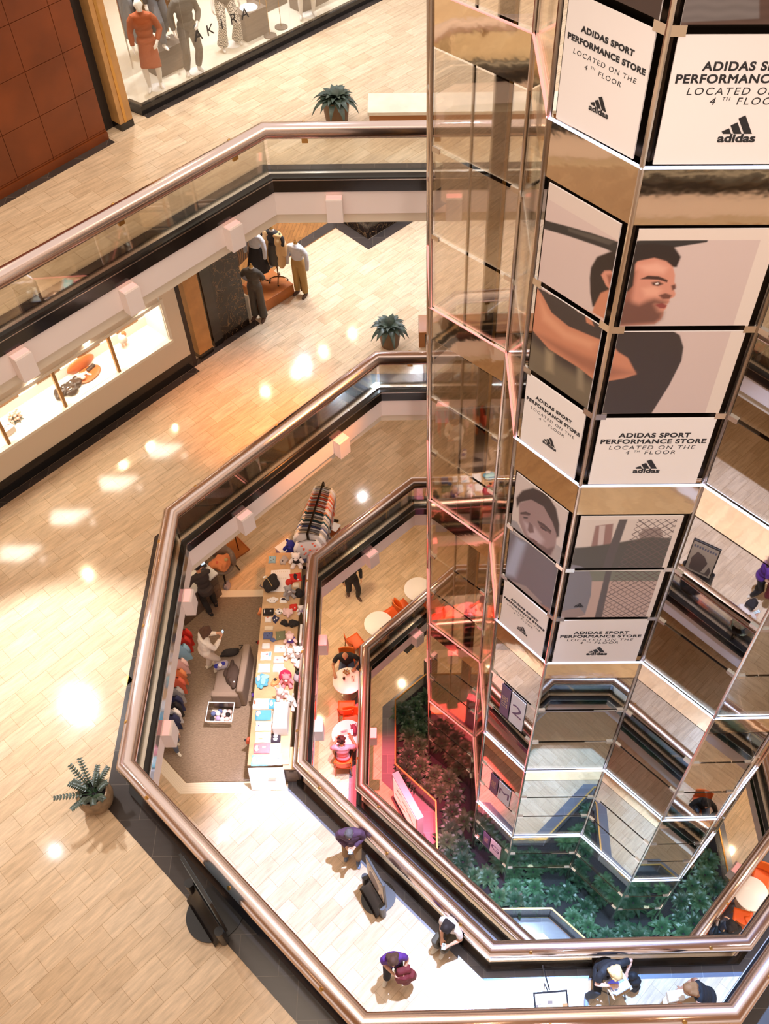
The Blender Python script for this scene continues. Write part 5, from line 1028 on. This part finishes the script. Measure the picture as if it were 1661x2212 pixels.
dress_form('dress form in a pale turtleneck and tan trousers with ankle boots, right of the platform', -2.58, 18.86, FB, fw, ('blouse_pale', 'long'), ('tan_trousers', 'trousers'), base=False)
dress_form('dress form in a dark grey wide leg jumpsuit in front of the platform', -3.52, 18.02, FB, fw+.2, ('jumpsuit', 'short'), ('jumpsuit', 'wide'), base=False)
# ---------------------------------------------------------------- kiosk on the third gallery: carpet, long table of merchandise, clothes rack, counter, seat
mc = bpy.data.materials.new('kiosk_carpet'); mc.use_nodes = True; nt = mc.node_tree; b_ = nt.nodes['Principled BSDF']; tcn = N(nt, 'ShaderNodeTexCoord'); mp_ = N(nt, 'ShaderNodeMapping'); mp_.inputs['Scale'].default_value = (22, 150, 1); nz = N(nt, 'ShaderNodeTexNoise'); nz.inputs['Scale'].default_value = 1; nz.inputs['Detail'].default_value = 3
rp = N(nt, 'ShaderNodeValToRGB'); rp.color_ramp.elements[0].color = (*lin((124, 105, 88)), 1); rp.color_ramp.elements[1].color = (*lin((158, 136, 114)), 1); rp.color_ramp.elements[0].position = .35; rp.color_ramp.elements[1].position = .65
nt.links.new(tcn.outputs['Object'], mp_.inputs[0]); nt.links.new(mp_.outputs[0], nz.inputs['Vector']); nt.links.new(nz.outputs['Fac'], rp.inputs[0]); nt.links.new(rp.outputs[0], b_.inputs['Base Color']); b_.inputs['Roughness'].default_value = .95; MATS['kiosk_carpet'] = mc
mat('ramp_white', (236, 222, 200), .5); mat('table_wood', (204, 168, 128), .45, var=.12, vscale=6); mat('counter_wood', (110, 90, 76), .5, var=.2, vscale=10); mat('white_board', (250, 248, 248), .5); mat('cab_brown', (96, 78, 74), .5)
trim(MB().prism([(-4.98, 8.62), (-2.62, 8.62), (-2.62, 13.33), (-6.6, 13.33), (-6.6, 10.3)], FC, FC+.03), 'kiosk_carpet')
prof = [(-.02, FC)]+[(-.02-.0, FC+.034)]
for k in range(6): prof += [(-.03-.035*k, FC+.034-.005*k), (-.058-.035*k, FC+.034-.005*k), (-.06-.035*k, FC+.030-.005*k), (-.064-.035*k, FC+.030-.005*k)]
prof += [(-.25, FC)]
trim(MB().sweep([(-6.6, 10.3), (-4.98, 8.62), (-3.15, 8.62)], prof), 'ramp_white'); trim(MB().sweep([(-3.6, 13.33), (-4.75, 13.33)], [(-.0, FC), (.0, FC+.034), (-.20, FC+.034), (-.20, FC)]), 'ramp_white')
TX0, TX1, TY0, TY1, TZ = -3.57, -2.70, 8.66, 14.12, FC+.75
t = thing('display_table', 'long pale wooden table covered in merchandise beside the inner railing', 'table', ((TX0+TX1)/2, (TY0+TY1)/2, FC))
MB().box((0, 0, .725), (TX1-TX0, TY1-TY0, .05)).build('tabletop', 'table_wood', t, bevel=.006); MB().box((.02, 0, .36), (TX1-TX0-.14, TY1-TY0-.1, .66)).build('cabinet', 'table_wood', t); MB().box((.02, 0, .05), (TX1-TX0-.2, TY1-TY0-.2, .06)).build('plinth', 'cab_brown', t)
q0 = W(540, 1660, FC+.74); t = thing('end_panel', 'white board leaning against the near end of the merchandise table', 'board', (-3.18, 8.50, FC+.03)); t.name = 'leaning_board'; MB().box((0, 0, .36), (.74, .03, .74), 0, rx(-13)).build('sheet', 'white_board', t); MB().box((.12, -.022, .44), (.16, .004, .05), .0, rx(-13)).build('print', 'ramp_white', t)
t = thing('storage_cabinet', 'dark brown cabinet with a pale top at the near right end of the merchandise table', 'cabinet', (-2.66, 8.82, FC)); MB().box((0, 0, .34), (.32, .48, .68)).build('body', 'cab_brown', t, bevel=.005); MB().box((0, 0, .69), (.34, .50, .025)).build('top', 'pale_wood', t); MB().box((0, -.245, .36), (.24, .012, .54)).build('door', 'counter_wood', t); MB().box((0, -.254, .58), (.10, .012, .012)).build('handle', 'steel_dark', t)
t = place(tag(MB().box((0, 0, .18), (.30, .62, .36)).build('white_crate', 'white_board', None, bevel=.008), 'plain white block standing on the right side of the merchandise table', 'block'), -2.90, 9.62, TZ)
for nm, c in dict(pale_blue=(150, 190, 214), sky_blue=(96, 176, 210), aqua=(150, 214, 222), rose=(232, 140, 150), blush=(244, 206, 200), white_cotton=(248, 242, 240), grey_print=(176, 170, 168), navy=(46, 48, 84), royal_blue=(48, 50, 150), orange_cloth=(240, 150, 96), bright_red=(214, 50, 36), coral=(232, 110, 80), sage=(126, 130, 100), slate_blue=(98, 110, 156), violet=(92, 60, 150), magenta=(190, 36, 80), tulle_pink=(246, 208, 206), teal_dark=(52, 92, 100), taupe=(150, 134, 118), plush_white=(246, 236, 232), plush_grey=(168, 160, 158), cream_plain=(238, 222, 198), black_soft=(38, 32, 32), lilac=(190, 170, 214), silver_cloth=(176, 164, 172), brown_quilt=(74, 56, 46), sofa_grey=(142, 122, 106), print_dark=(60, 48, 60), gold_print=(206, 176, 120)).items(): mat(nm, c, .8, bump=.2, bscale=50)
GM = 'merchandise on the long kiosk table'
def c5(x, y, h=0): return W(520+x/6.32, 1150+y/6.32, TZ+h)
def c6(x, y, h=0): return W(520+x/7.9, 1440+y/7.9, TZ+h)
def folded(label, m, p, w, dp, h=.035, rz=0, marks=(), name='folded_garment', cat='folded clothes'):
    t = thing(name, label, cat, (p.x, p.y, TZ), rz, GM); q = random.Random(label); ph = q.uniform(0, 6)
    def prof(u, v, top): e = min(u, 1-u, v, 1-v)*9; k = min(1, e)**.5; return ((u-.5)*w*(1+.03*math.sin(7*v+ph)), (v-.5)*dp*(1+.03*math.sin(6*u+ph)), (h*(.35+.65*k)+.004*math.sin(u*11+ph)+.004*math.sin(v*13+ph*2)) if top else .001+.0*k)
    g = MB(); g.grid(lambda u, v: prof(u, v, True), 12, 12); g.grid(lambda u, v: (prof(u, v, True)[0], prof(u, v, True)[1], .002), 2, 2)
    n = 12; ring = [(i/n, 0) for i in range(n)]+[(1, i/n) for i in range(n)]+[(1-i/n, 1) for i in range(n)]+[(0, 1-i/n) for i in range(n)]
    a = [prof(u, v, True) for u, v in ring]; k = len(a); g.add(a+[(x, y, .002) for x, y, z in a], [(i, (i+1) % k, k+(i+1) % k, k+i) for i in range(k)]); g.build('cloth', m, t, True)
    MB().box((0, -dp*.46, h*.45), (w*.9, .012, .006)).build('fold', m, t)
    for (mm_, x, y, sx, sy) in marks: MB().ell((x*w, y*dp, h+.003), (sx*w, sy*dp, .004), 12, 6).build('print', mm_, t, True)
    return t
def heap(name, label, cat, m, p, w, dp, h, seed=0, bump=.03, extra=(), group=GM, n=11, z=None):
    t = thing(name, label, cat, (p.x, p.y, TZ if z is None else z), seed, group); q = random.Random(seed); g = MB(); g.ell((0, 0, h*.3), (w*.42, dp*.42, h*.42))
    for k in range(n): a, r = q.uniform(0, 6.3), q.uniform(.15, .42); g.ell((w*r*math.cos(a), dp*r*math.sin(a), h*q.uniform(.2, .6)), (w*q.uniform(.10, .22), dp*q.uniform(.10, .22), h*q.uniform(.2, .4)))
    g.v = [(x, y, max(z_, .001)) for x, y, z_ in g.v]; blob(g, 'cloth', m, t, max(.010, w/34), 2, bump=bump)
    for (mm_, x, y, zz, r) in extra: MB().ell((x*w, y*dp, zz*h), r if isinstance(r, tuple) else (r, r, r*.6), 10, 7).build('accent', mm_, t, True)
    return t
def plush(label, m, p, s=1.0, rz=0, shirt=None, ear='round', z=None, muzzle=None):
    """generic sitting soft animal"""
    t = thing('plush_toy', label, 'soft toy', (p.x, p.y, TZ if z is None else z), rz, 'soft toys on the kiosk table'); t.scale = (s,)*3; g = MB(); g.ell((0, 0, .09), (.075, .065, .09)); g.ell((0, .015, .215), (.068, .062, .062))
    for sd in (-1, 1):
        g.tube([(sd*.06, .02, .14), (sd*.11, .06, .09)], [.030, .026], 9); g.tube([(sd*.04, .03, .035), (sd*.075, .13, .03)], [.036, .034], 9)
        if ear == 'round': g.ell((sd*.055, 0, .27), (.026, .016, .026), 9, 7)
        else: g.tube([(sd*.03, 0, .26), (sd*.045, -.03, .36)], [.020, .016], 8)
    blob(g, 'body', m, t, .010, 1); MB().ell((0, .07, .20), (.030, .024, .022), 10, 7).build('muzzle', muzzle or 'white_cotton', t, True)
    for sd in (-1, 1): MB().ell((sd*.026, .072, .232), (.008, .006, .008), 8, 6).build('eye', 'eye_dark', t, True)
    if shirt: g = MB(); g.ell((0, 0, .10), (.083, .073, .075)); g.build('shirt', shirt, t, True)
    return t
def cap_hat(label, m, p, rz=0, s=1.0, m2=None, z=None):
    t = thing('cap', label, 'cap', (p.x, p.y, TZ if z is None else z), rz, GM); t.scale = (s,)*3; MB().lathe([(.098, 0), (.098, .03), (.085, .075), (.05, .105), (0, .115)], n=22).build('crown', m, t, True)
    g = MB(); g.grid(lambda u, v: ((u-.5)*.18*(1-.35*v*v), .075+.10*v, .012-.02*(2*u-1)**2), 10, 6); o = g.build('brim', m2 or m, t, True); o.modifiers.new('t', 'SOLIDIFY').thickness = .006; MB().ell((0, 0, .115), (.009, .009, .006), 8, 6).build('button', m2 or m, t); return t
folded('pale blue folded garment with dark spots at the far end of the table', 'pale_blue', c5(430, 375), .17, .20, .05, 0, [('print_dark', -.2, .2, .05, .06), ('print_dark', .2, -.1, .05, .06), ('print_dark', -.1, -.3, .05, .06)])
heap('crumpled_garment', 'grey and white patterned crumpled cloth beside the pale blue folded one', 'clothes', 'grey_print', c5(590, 390), .30, .20, .09, 1, extra=[('print_dark', .1, .1, .6, .02), ('print_dark', -.15, .0, .6, .02), ('print_dark', .2, -.2, .5, .02)])
folded('large white sheet with rows of small marks under the black backpack', 'white_cotton', c5(535, 660), .47, .62, .012, 0, [('gold_print', -.35+.1*i, .40-.3*j, .008, .03) for i in range(8) for j in (0, 1)], 'spread_cloth', 'cloth')
t = heap('backpack', 'black backpack lying on the far half of the table', 'bag', 'black_soft', c5(420, 730), .46, .50, .24, 2, .01, n=7); MB().tube([(-.18, .02, .235), (0, .04, .25), (.16, .06, .235)], .006, 6).build('zip', 'gold_print', t); MB().tube([(-.05, .22, .15), (0, .27, .17), (.05, .22, .15)], .010, 8).build('handle', 'navy', t)
MB().ell((.17, .08, .20), (.03, .05, .02)).build('badge', 'white_cotton', t, True)
plush('white long nosed soft toy in black and red at the far end of the table', 'plush_white', c5(770, 420), 1.5, PI, 'black_soft')
folded('bright red shirt with black trim under the long nosed toy', 'bright_red', c5(750, 620), .26, .24, .05, .2, [('black_soft', 0, 0, .18, .4), ('white_cotton', .2, -.4, .1, .08)])
cap_hat('red cap beside the black backpack', 'bright_red', c5(660, 690), -.3, .9); folded('small cream shoes box and cloth by the red cap', 'cream_plain', c5(755, 735), .15, .10, .06)
plush('grey soft toy lying in the middle of the far table half', 'plush_grey', c5(660, 850), 1.3, PI+.4); cap_hat('black cap with a white badge near the railing', 'black_soft', c5(800, 850), .3, 1.0)
heap('crumpled_garment', 'white ruffled cloth below the black backpack', 'clothes', 'white_cotton', c5(430, 935), .28, .17, .08, 3, extra=[('print_dark', .1, .1, .7, .014), ('print_dark', -.2, .1, .6, .014)])
folded('framed black and white photo card on the table', 'white_board', c5(582, 925), .17, .15, .012, 0, [('print_dark', 0, .15, .34, .22)], 'photo_card', 'card')
folded('black folded shirt with a white heart print and white lettering strip', 'black_soft', c5(378, 1090), .25, .19, .04, 0, [('white_cotton', .22, .05, .08, .11), ('white_cotton', -.35, 0, .04, .3)])
heap('crumpled_garment', 'white cloth with dark flowers beside the black folded shirt', 'clothes', 'white_cotton', c5(525, 1085), .20, .22, .07, 4, extra=[('navy', .1, .15, .6, .02), ('navy', -.1, -.2, .6, .02), ('sage', .0, .3, .5, .02)])
heap('tulle_skirt', 'pink tulle skirt bunched up in the middle of the table', 'clothes', 'tulle_pink', c5(640, 1105), .26, .22, .14, 5, .05)
folded('orange red folded shirt with a white spot near the railing', 'bright_red', c5(720, 1030), .18, .18, .05, .1, [('white_cotton', .2, -.2, .1, .1)]); plush('white soft toy with a rainbow body next to the railing', 'plush_white', c5(830, 1080), .9, PI, 'lilac')
folded('white folded shirt with a red star', 'white_cotton', c5(375, 1195), .15, .14, .04, 0, [('bright_red', -.05, .3, .14, .12)]); heap('crumpled_garment', 'navy and white striped bundle beside the red star shirt', 'clothes', 'navy', c5(478, 1195), .17, .20, .07, 6, extra=[('white_cotton', .1, .1, .6, .025), ('white_cotton', -.1, -.15, .6, .025)])
heap('fur_collar', 'left half of the pair of black fluffy collars on the table', 'clothes', 'black_soft', c5(605, 1250), .17, .26, .11, 7, .05); heap('fur_collar', 'right half of the pair of black fluffy collars, nearer the railing', 'clothes', 'black_soft', c5(735, 1255), .19, .30, .12, 8, .05)
folded('cream folded garment above the blue spotted one', 'cream_plain', c5(385, 1310), .20, .12, .04); folded('blue folded garment with dark spots', 'slate_blue', c5(372, 1415), .21, .18, .06, 0, [('navy', -.2, .2, .05, .05), ('navy', .2, .1, .05, .05), ('navy', 0, -.2, .05, .05)]); heap('crumpled_garment', 'blue checked cloth beside the blue spotted garment', 'clothes', 'slate_blue', c5(440, 1470), .14, .14, .06, 9)
folded('sage green folded trousers', 'sage', c5(545, 1410), .21, .23, .05, .1, [('cream_plain', -.1, -.2, .03, .05)]); plush('violet dressed soft toy with a pink head', 'blush', c5(690, 1500), 1.3, PI, 'violet'); cap_hat('pink cap on the table by the violet toy', 'blush', c5(660, 1420), 0, .8)
t = thing('easel_card', 'tall white card standing along the railing edge of the table', 'card', c5(830, 1440), 0, GM); t.location.z = TZ; MB().box((0, 0, .10), (.05, .48, .20)).build('card', 'white_board', t)
for lb, m, x, y, w, dp, mk_ in (('white folded shirt just below the blue spotted garment', 'white_cotton', 345, 1555, .18, .14, ()), ('white folded shirt right of centre below the green trousers', 'white_cotton', 535, 1590, .26, .20, (('blush', .1, 0, .1, .1),)), ('white folded shirt with pink flowers', 'white_cotton', 345, 1690, .24, .22, (('rose', .1, .1, .12, .12), ('blush', -.2, -.2, .1, .1), ('sky_blue', .4, .1, .08, .3))), ('pale folded shirt with a small pink print', 'blush', 520, 1740, .24, .18, (('rose', -.1, -.1, .1, .12),)), ('plain white folded shirt near the left table edge', 'white_cotton', 320, 1855, .26, .22, ()), ('plain white folded shirt beside it towards the railing', 'white_cotton', 515, 1855, .24, .20, ())):
    folded(lb, m, c5(x, y), w, dp, .045, 0, mk_)
plush('white soft toy with raised paws in the bright middle of the table', 'plush_white', c5(690, 1690), 1.2, PI-.3); plush('larger white soft toy next to the railing in the bright light', 'plush_white', c5(800, 1690), 1.5, PI); heap('fluffy_blanket', 'white fluffy bundle with a purple edge next to the railing', 'blanket', 'plush_white', c5(805, 1810), .24, .24, .14, 10, .05, extra=[('lilac', .4, -.1, .4, .03)])
cap_hat('pink and red cap with a white peak, largest on the table', 'magenta', c5(610, 1970), .5, 1.45, 'blush'); plush('pink soft toy under the large cap', 'rose', c5(640, 2050), 1.3, PI)
heap('towel', 'bright blue swirled towel on the left edge of the table', 'towel', 'sky_blue', c5(292, 2035), .36, .36, .10, 11, .02, extra=[('aqua', .1, .1, .9, (.10, .06, .02)), ('white_cotton', -.1, -.2, .9, (.08, .04, .02)), ('aqua', -.2, .2, .85, (.06, .10, .02))])
heap('crumpled_garment', 'orange and black cloth beside the blue towel', 'clothes', 'orange_cloth', c5(465, 2055), .18, .26, .08, 12, extra=[('black_soft', -.1, .2, .7, .04), ('gold_print', .1, -.2, .7, .03)]); heap('sequin_bag', 'silver shiny bag with black ears near the railing', 'bag', 'silver_cloth', c5(780, 2000), .22, .24, .15, 13, .03, extra=[('black_soft', .2, .3, .9, .05), ('black_soft', .2, -.4, .5, .06)])
plush('pale pink long eared soft toy lying beside the white block', 'tulle_pink', c6(690, 520), 1.4, PI+.8, None, 'long'); plush('white long eared soft toy nearest the railing, above the white block', 'plush_white', c6(880, 640), 1.3, PI-.4, None, 'long')
for lb, m, x, y, w, dp, mk_ in (('white folded shirt with an orange stripe print below the blue towel', 'white_cotton', 350, 640, .36, .26, (('coral', -.38, .1, .05, .2),)), ('sky blue garment with a white patch right of the orange stripe shirt', 'sky_blue', 560, 640, .20, .24, (('white_cotton', -.2, 0, .2, .3),)), ('light blue folded shirt with a pink print', 'sky_blue', 385, 835, .34, .24, (('blush', -.3, .1, .16, .3),)), ('white folded shirt with black eye shaped spots', 'white_cotton', 615, 855, .22, .26, (('black_soft', -.2, .25, .1, .1), ('black_soft', -.2, -.25, .1, .1), ('black_soft', .2, .3, .06, .07), ('black_soft', .25, -.25, .06, .07))), ('white folded shirt with one small violet dot', 'white_cotton', 390, 1020, .34, .22, (('violet', -.3, 0, .05, .08),)), ('pale pink folded shirt with violet specks', 'blush', 605, 1055, .20, .22, (('violet', -.2, 0, .08, .1), ('violet', .2, .2, .05, .06), ('violet', .25, -.15, .05, .06))),
    ('white folded shirt with a gold squiggle', 'white_cotton', 385, 1210, .33, .24, (('gold_print', -.1, -.2, .2, .06),)), ('dark folded shirt with a large white bow', 'print_dark', 600, 1225, .20, .20, (('white_cotton', 0, .2, .3, .18), ('white_cotton', 0, -.2, .3, .18))), ('pink folded shirt with a white and black patch', 'rose', 360, 1400, .34, .23, (('white_cotton', -.3, -.05, .14, .3), ('black_soft', -.2, .05, .04, .05), ('white_cotton', .15, .05, .12, .1))), ('white folded shirt with tiny green marks', 'white_cotton', 590, 1400, .22, .22, (('sage', .25, .1, .05, .05), ('sage', .25, -.1, .05, .05))), ('aqua folded shirt nearest the white leaning board', 'aqua', 330, 1605, .36, .24, (('blush', -.35, 0, .12, .3), ('white_cotton', .2, 0, .15, .3))), ('white folded shirt with a pink double cherry print', 'white_cotton', 590, 1590, .27, .25, (('blush', -.1, .18, .16, .16), ('blush', 0, -.18, .16, .16), ('print_dark', .25, .05, .12, .03)))):
    folded(lb, m, c6(x, y), w, dp, .05, 0, mk_)
for lb, m, px_, z, w in (('purple and black sequin bag hanging on the aisle side of the table', 'violet', (546, 1501), .55, .12), ('copper striped bag hanging on the aisle side of the table', 'coral', (537, 1597), .50, .17), ('small red tag bundle hanging on the aisle side of the table', 'bright_red', (557, 1384), .5, .10), ('pale orange garment hanging over the aisle side of the table', 'orange_cloth', (562, 1320), .6, .16)):
    p = W(*px_, FC+z); p.x = TX0-.035; heap('hanging_bag', lb, 'bag', m, p, w*.8, w*1.3, w*1.5, 21+int(z*100), .02, [('black_soft', 0, .45, .5, .03)], 'bags hanging on the kiosk table', 8, FC+z-.1)
# clothes rack
r0, r1 = V3((-2.20, 15.68)), V3((-2.52, 14.10)); rd = (r1-r0).normalized(); ra2 = math.atan2(rd.y, rd.x)
t = thing('clothes_rack', 'tall dark bar of crowded hangers behind the far end of the merchandise table', 'clothes rack', (r0.x, r0.y, FC), ra2); LR = (r1-r0).length
MB().box((LR/2, 0, 1.52), (LR, .04, .05)).build('rail', 'steel_dark', t)
for x in (0.02, LR-.02):
    MB().box((x, 0, .76), (.05, .05, 1.5)).build('upright', 'steel_dark', t); MB().box((x, 0, .025), (.06, .56, .05)).build('foot', 'steel_dark', t)
cols = ['cream_plain', 'white_cotton', 'cream_plain', 'blush', 'orange_cloth', 'cream_plain', 'coral', 'white_cotton', 'orange_cloth', 'blush', 'coral', 'cream_plain', 'white_cotton', 'orange_cloth', 'teal_dark', 'white_cotton', 'grey_print', 'cream_plain', 'teal_dark', 'white_cotton', 'grey_print', 'slate_blue', 'white_cotton', 'grey_print', 'cream_plain', 'white_cotton']
cname = dict(cream_plain='cream', white_cotton='white', blush='pale pink', orange_cloth='orange', coral='coral', teal_dark='dark teal', grey_print='grey', slate_blue='blue grey')
seen = {}
for i, m in enumerate(cols):
    seen[m] = seen.get(m, 0)+1; p = r0+rd*(.06+(LR-.16)*i/(len(cols)-1)); k = seen[m]; o_ = ['', 'first', 'second', 'third', 'fourth', 'fifth', 'sixth', 'seventh'][k]
    garment('rack_garment', '%s %s garment on the crowded rack, counted from its far end' % (o_, cname[m]), m, (p.x, p.y, FC+1.47), ra2+PI/2+.06*math.sin(i*2.3), .62+.16*((i*7) % 5)/4+(.15 if i > 15 else 0), .52+.20*(i/25), i, 'garments on the crowded rack', .34)
p = r1+rd*.10; t = garment('rack_garment', 'white flowered outfit with a blue hem at the near end of the rack', 'white_cotton', (p.x, p.y, FC+1.45), .1, .66, .60, 40, 'garments on the crowded rack')
for k in range(12): q = random.Random(k); MB().ell((q.uniform(-.19, .19), -.045, -.15-.05*k), (.03, .02, .022), 8, 6).build('print', 'coral', t, True)
MB().box((0, -.02, -.80), (.42, .06, .20)).build('hem', 'slate_blue', t, bevel=.02)
t = thing('price_plinth', 'brown block with a white card on top beside the crowded rack', 'block', (*W(722, 1150, FC+.3).to_2d(), FC), -.5); MB().box((0, 0, .27), (.26, .22, .54)).build('block', 'wood_red', t, bevel=.004); MB().box((0, 0, .548), (.28, .24, .014)).build('card', 'white_board', t)
p = W(618, 1182, FC+.45); t = thing('framed_tray', 'lilac framed tray with a blue toy on it at the far end of the table', 'tray', (p.x, p.y, FC+.0), .75); MB().box((0, 0, .22), (.40, .36, .44)).build('box', 'lilac', t, bevel=.004); MB().box((0, 0, .448), (.42, .38, .015)).build('rim', 'white_board', t)
plush('royal blue soft toy on the lilac tray', 'royal_blue', W(632, 1190, FC+.5), 1.7, PI-.3, None, 'round', FC+.4555, 'royal_blue')
# counter, chair and boxes on the left
t = thing('counter', 'white topped counter with grey brown fronts that the plaid shirt person leans on', 'counter', (-5.28, 13.15, FC), math.radians(48)); MB().box((0, 0, .45), (1.18, .52, .90)).build('body', 'counter_wood', t, bevel=.004); MB().box((0, 0, .925), (1.24, .58, .05)).build('top', 'white_board', t, bevel=.005)
for k in range(3): dwr = MB().box((.30, -.265, .20+.26*k), (.50, .016, .24)).build('drawer', 'counter_wood', t, bevel=.003); MB().box((.30, -.278, .22+.26*k), (.12, .012, .012)).build('handle', 'steel', dwr)
t = thing('till', 'small black payment terminal and camera on the white counter', 'till', (-5.05, 13.62, FC+.9505), .6); MB().box((0, 0, .05), (.20, .16, .10)).build('body', 'sign_black', t, bevel=.01); MB().box((0, -.02, .13), (.16, .03, .12), 0, rx(-25)).build('screen', 'screen_pale', t)
t = thing('armchair', 'grey upholstered chair on dark curved legs heaped with orange clothes', 'chair', (-4.72, 14.02, FC), -.5); g = MB(); g.ell((0, 0, .42), (.33, .32, .09)); blob(g, 'seat', 'sofa_grey', t, .02, 2); g = MB()
for a in range(9): th = PI*.15+PI*.7*a/8; g.ell((.33*math.cos(th), .30*math.sin(th), .62), (.07, .07, .22))
blob(g, 'backrest', 'sofa_grey', t, .02, 3)
for sx in (-1, 1):
    for sy in (-1, 1): MB().tube([(sx*.20, sy*.20, .38), (sx*.24, sy*.25, .20), (sx*.26, sy*.29, 0)], [.026, .022, .016], 8).build('leg', 'steel_dark', t)
heap('clothes_heap', 'heap of orange clothes on the grey chair', 'clothes', 'orange_cloth', V3((-4.68, 13.98)), .55, .55, .26, 31, .05, [('gold_print', .2, .1, .75, .05), ('coral', -.1, -.2, .8, .04)], None, 12, FC+.49)
heap('plastic_bag', 'clear crumpled plastic bag on the floor at the carpet edge', 'bag', 'silver_cloth', V3((-4.60, 13.66)), .32, .22, .16, 33, .05, (), None, 9, FC)
t = thing('wooden_tray', 'brown wooden tray with a thin upright pole behind the grey chair', 'tray', (-4.48, 14.78, FC), .72); MB().box((0, 0, .04), (.42, .52, .06)).build('base', 'platform_wood', t, bevel=.006)
for sx in (-1, 1): MB().box((sx*.21, 0, .075), (.02, .54, .05)).build('rim', 'wood_red', t)
MB().tube([(0, -.1, .06), (.0, -.1, 1.35)], .016, 8).build('pole', 'bronze', t); MB().ell((0, -.1, 1.36), .035, 10, 8).build('knob', 'steel_dark', t)
heap('merchandise_pile', 'pile of violet and grey goods behind the counter, half under the gallery edge', 'clothes', 'violet', V3((-5.35, 14.05)), .5, .5, .3, 35, .05, [('magenta', .1, .1, .8, .06), ('grey_print', -.2, .2, .8, .08)], None, 10, FC+.5); t = thing('crate', 'grey crate under the violet pile', 'box', (-5.35, 14.05, FC), .7); MB().box((0, 0, .245), (.5, .5, .49)).build('box', 'counter_wood', t)
heap('clothes_heap', 'heap of grey patterned clothes in a clear tub behind the orange heap', 'clothes', 'grey_print', V3((-4.98, 14.62)), .5, .4, .30, 36, .05, [('print_dark', .1, .1, .7, .03)], None, 10, FC+.30); t = thing('tub', 'clear plastic tub behind the grey chair', 'tub', (-4.98, 14.62, FC), .7); MB().box((0, 0, .15), (.56, .44, .295)).build('tub', 'clear_glass', t)
for i, (m, y, nm) in enumerate((('bright_red', 11.75, 'red'), ('bright_red', 11.55, 'second red'), ('pale_blue', 11.35, 'pale blue'), ('blush', 11.0, 'pale pink'), ('orange_cloth', 10.75, 'orange'), ('coral', 10.55, 'coral'), ('grey_print', 10.30, 'grey patterned'), ('navy', 10.08, 'navy'), ('black_soft', 9.92, 'black'), ('white_cotton', 9.78, 'white'), ('navy', 9.66, 'second navy'))):
    garment('wall_garment', '%s garment hanging at the left kiosk wall, half under the gallery edge' % nm, m, (-5.33, y, FC+1.25), .08*math.sin(i), .7, .46, 60+i, 'garments at the left kiosk wall', .3)
t = thing('garment_rail', 'long rail of clothes along the left edge of the kiosk carpet', 'clothes rail', (-5.33, 10.65, FC+.03)); MB().tube([(0, -1.2, 1.28), (0, 1.2, 1.28)], .015, 8).build('rail', 'chrome_thin', t)
for y in (-1.2, 1.2): MB().tube([(0, y, 0), (0, y, 1.28)], .015, 8).build('upright', 'chrome_thin', t)
# seat, bags and bin on the carpet
ZCp = FC+.03
t = thing('seat_bench', 'grey upholstered seat with one high side, in the middle of the carpet', 'sofa', (-4.20, 11.02, ZCp), -.06)
MB().box((-.02, 0, .21), (.60, 1.16, .42)).build('seat', 'sofa_grey', t, bevel=.04); MB().box((.33, 0, .36), (.16, 1.22, .72)).build('backrest', 'sofa_grey', t, bevel=.05); MB().box((-.02, -.60, .30), (.62, .15, .58)).build('armrest', 'sofa_grey', t, bevel=.05)
t = heap('shoulder_bag', 'black shoulder bag on the top end of the grey seat', 'bag', 'black_soft', V3((-4.24, 11.50)), .50, .24, .20, 41, .01, (), None, 7, ZCp+.43); MB().tube([(-.22, 0, .10), (-.30, -.10, .14), (-.22, -.16, .05)], .012, 7).build('strap', 'black_soft', t)
t = heap('quilted_jacket', 'brown quilted jacket lying on the grey seat', 'jacket', 'brown_quilt', V3((-4.14, 10.95)), .36, .66, .17, 0, .012, [('white_cotton', .2, -.35, .7, .02)], None, 8, ZCp+.43)
heap('plastic_bag', 'clear bag of blue and white goods on the grey seat', 'bag', 'silver_cloth', V3((-4.40, 11.18)), .22, .40, .18, 43, .03, [('royal_blue', .1, .1, .75, .05), ('royal_blue', -.1, -.3, .6, .06), ('white_cotton', .1, -.1, .8, .05)], None, 9, ZCp+.43)
t = thing('toy_bin', 'clear plastic bin of small soft balls on the kiosk carpet', 'bin', (-4.36, 10.11, ZCp), -.05); w0, d0, w1, d1, hh = .25, .19, .285, .225, .30; g = MB()
for s0_, s1_ in (((-1, -1), (1, -1)), ((1, -1), (1, 1)), ((1, 1), (-1, 1)), ((-1, 1), (-1, -1))): g.poly([(s0_[0]*w0, s0_[1]*d0, .01), (s1_[0]*w0, s1_[1]*d0, .01), (s1_[0]*w1, s1_[1]*d1, hh), (s0_[0]*w1, s0_[1]*d1, hh)])
g.build('wall', 'clear_glass', t); MB().box((0, 0, .006), (w0*2, d0*2, .01)).build('base', 'ramp_white', t); MB().sweep([(-w1, -d1), (w1, -d1), (w1, d1), (-w1, d1)], [(-.014, hh-.01), (.004, hh-.01), (.004, hh+.008), (-.014, hh+.008)], True).build('rim', 'white_board', t)
q = random.Random(9); bn = [('plush_white', 'white'), ('blush', 'pale pink'), ('slate_blue', 'blue'), ('plush_white', 'white'), ('tulle_pink', 'pink'), ('black_soft', 'black'), ('lilac', 'lilac')]
for i in range(20):
    m, nm = bn[i % 7]; lay = i//12; k = i % 12; x, y = -.18+.12*(k % 4)+q.uniform(-.02, .02), -.12+.12*(k//4)+q.uniform(-.02, .02)
    o = tag(MB().ell((0, 0, 0), .058, 12, 9).build('soft_ball', m, None, True), '%s soft ball in the clear bin on the carpet' % nm, 'ball', 'soft balls in the clear bin'); o.location = t.matrix_basis @ V3((x*.9, y*.9, .07+.115*lay))
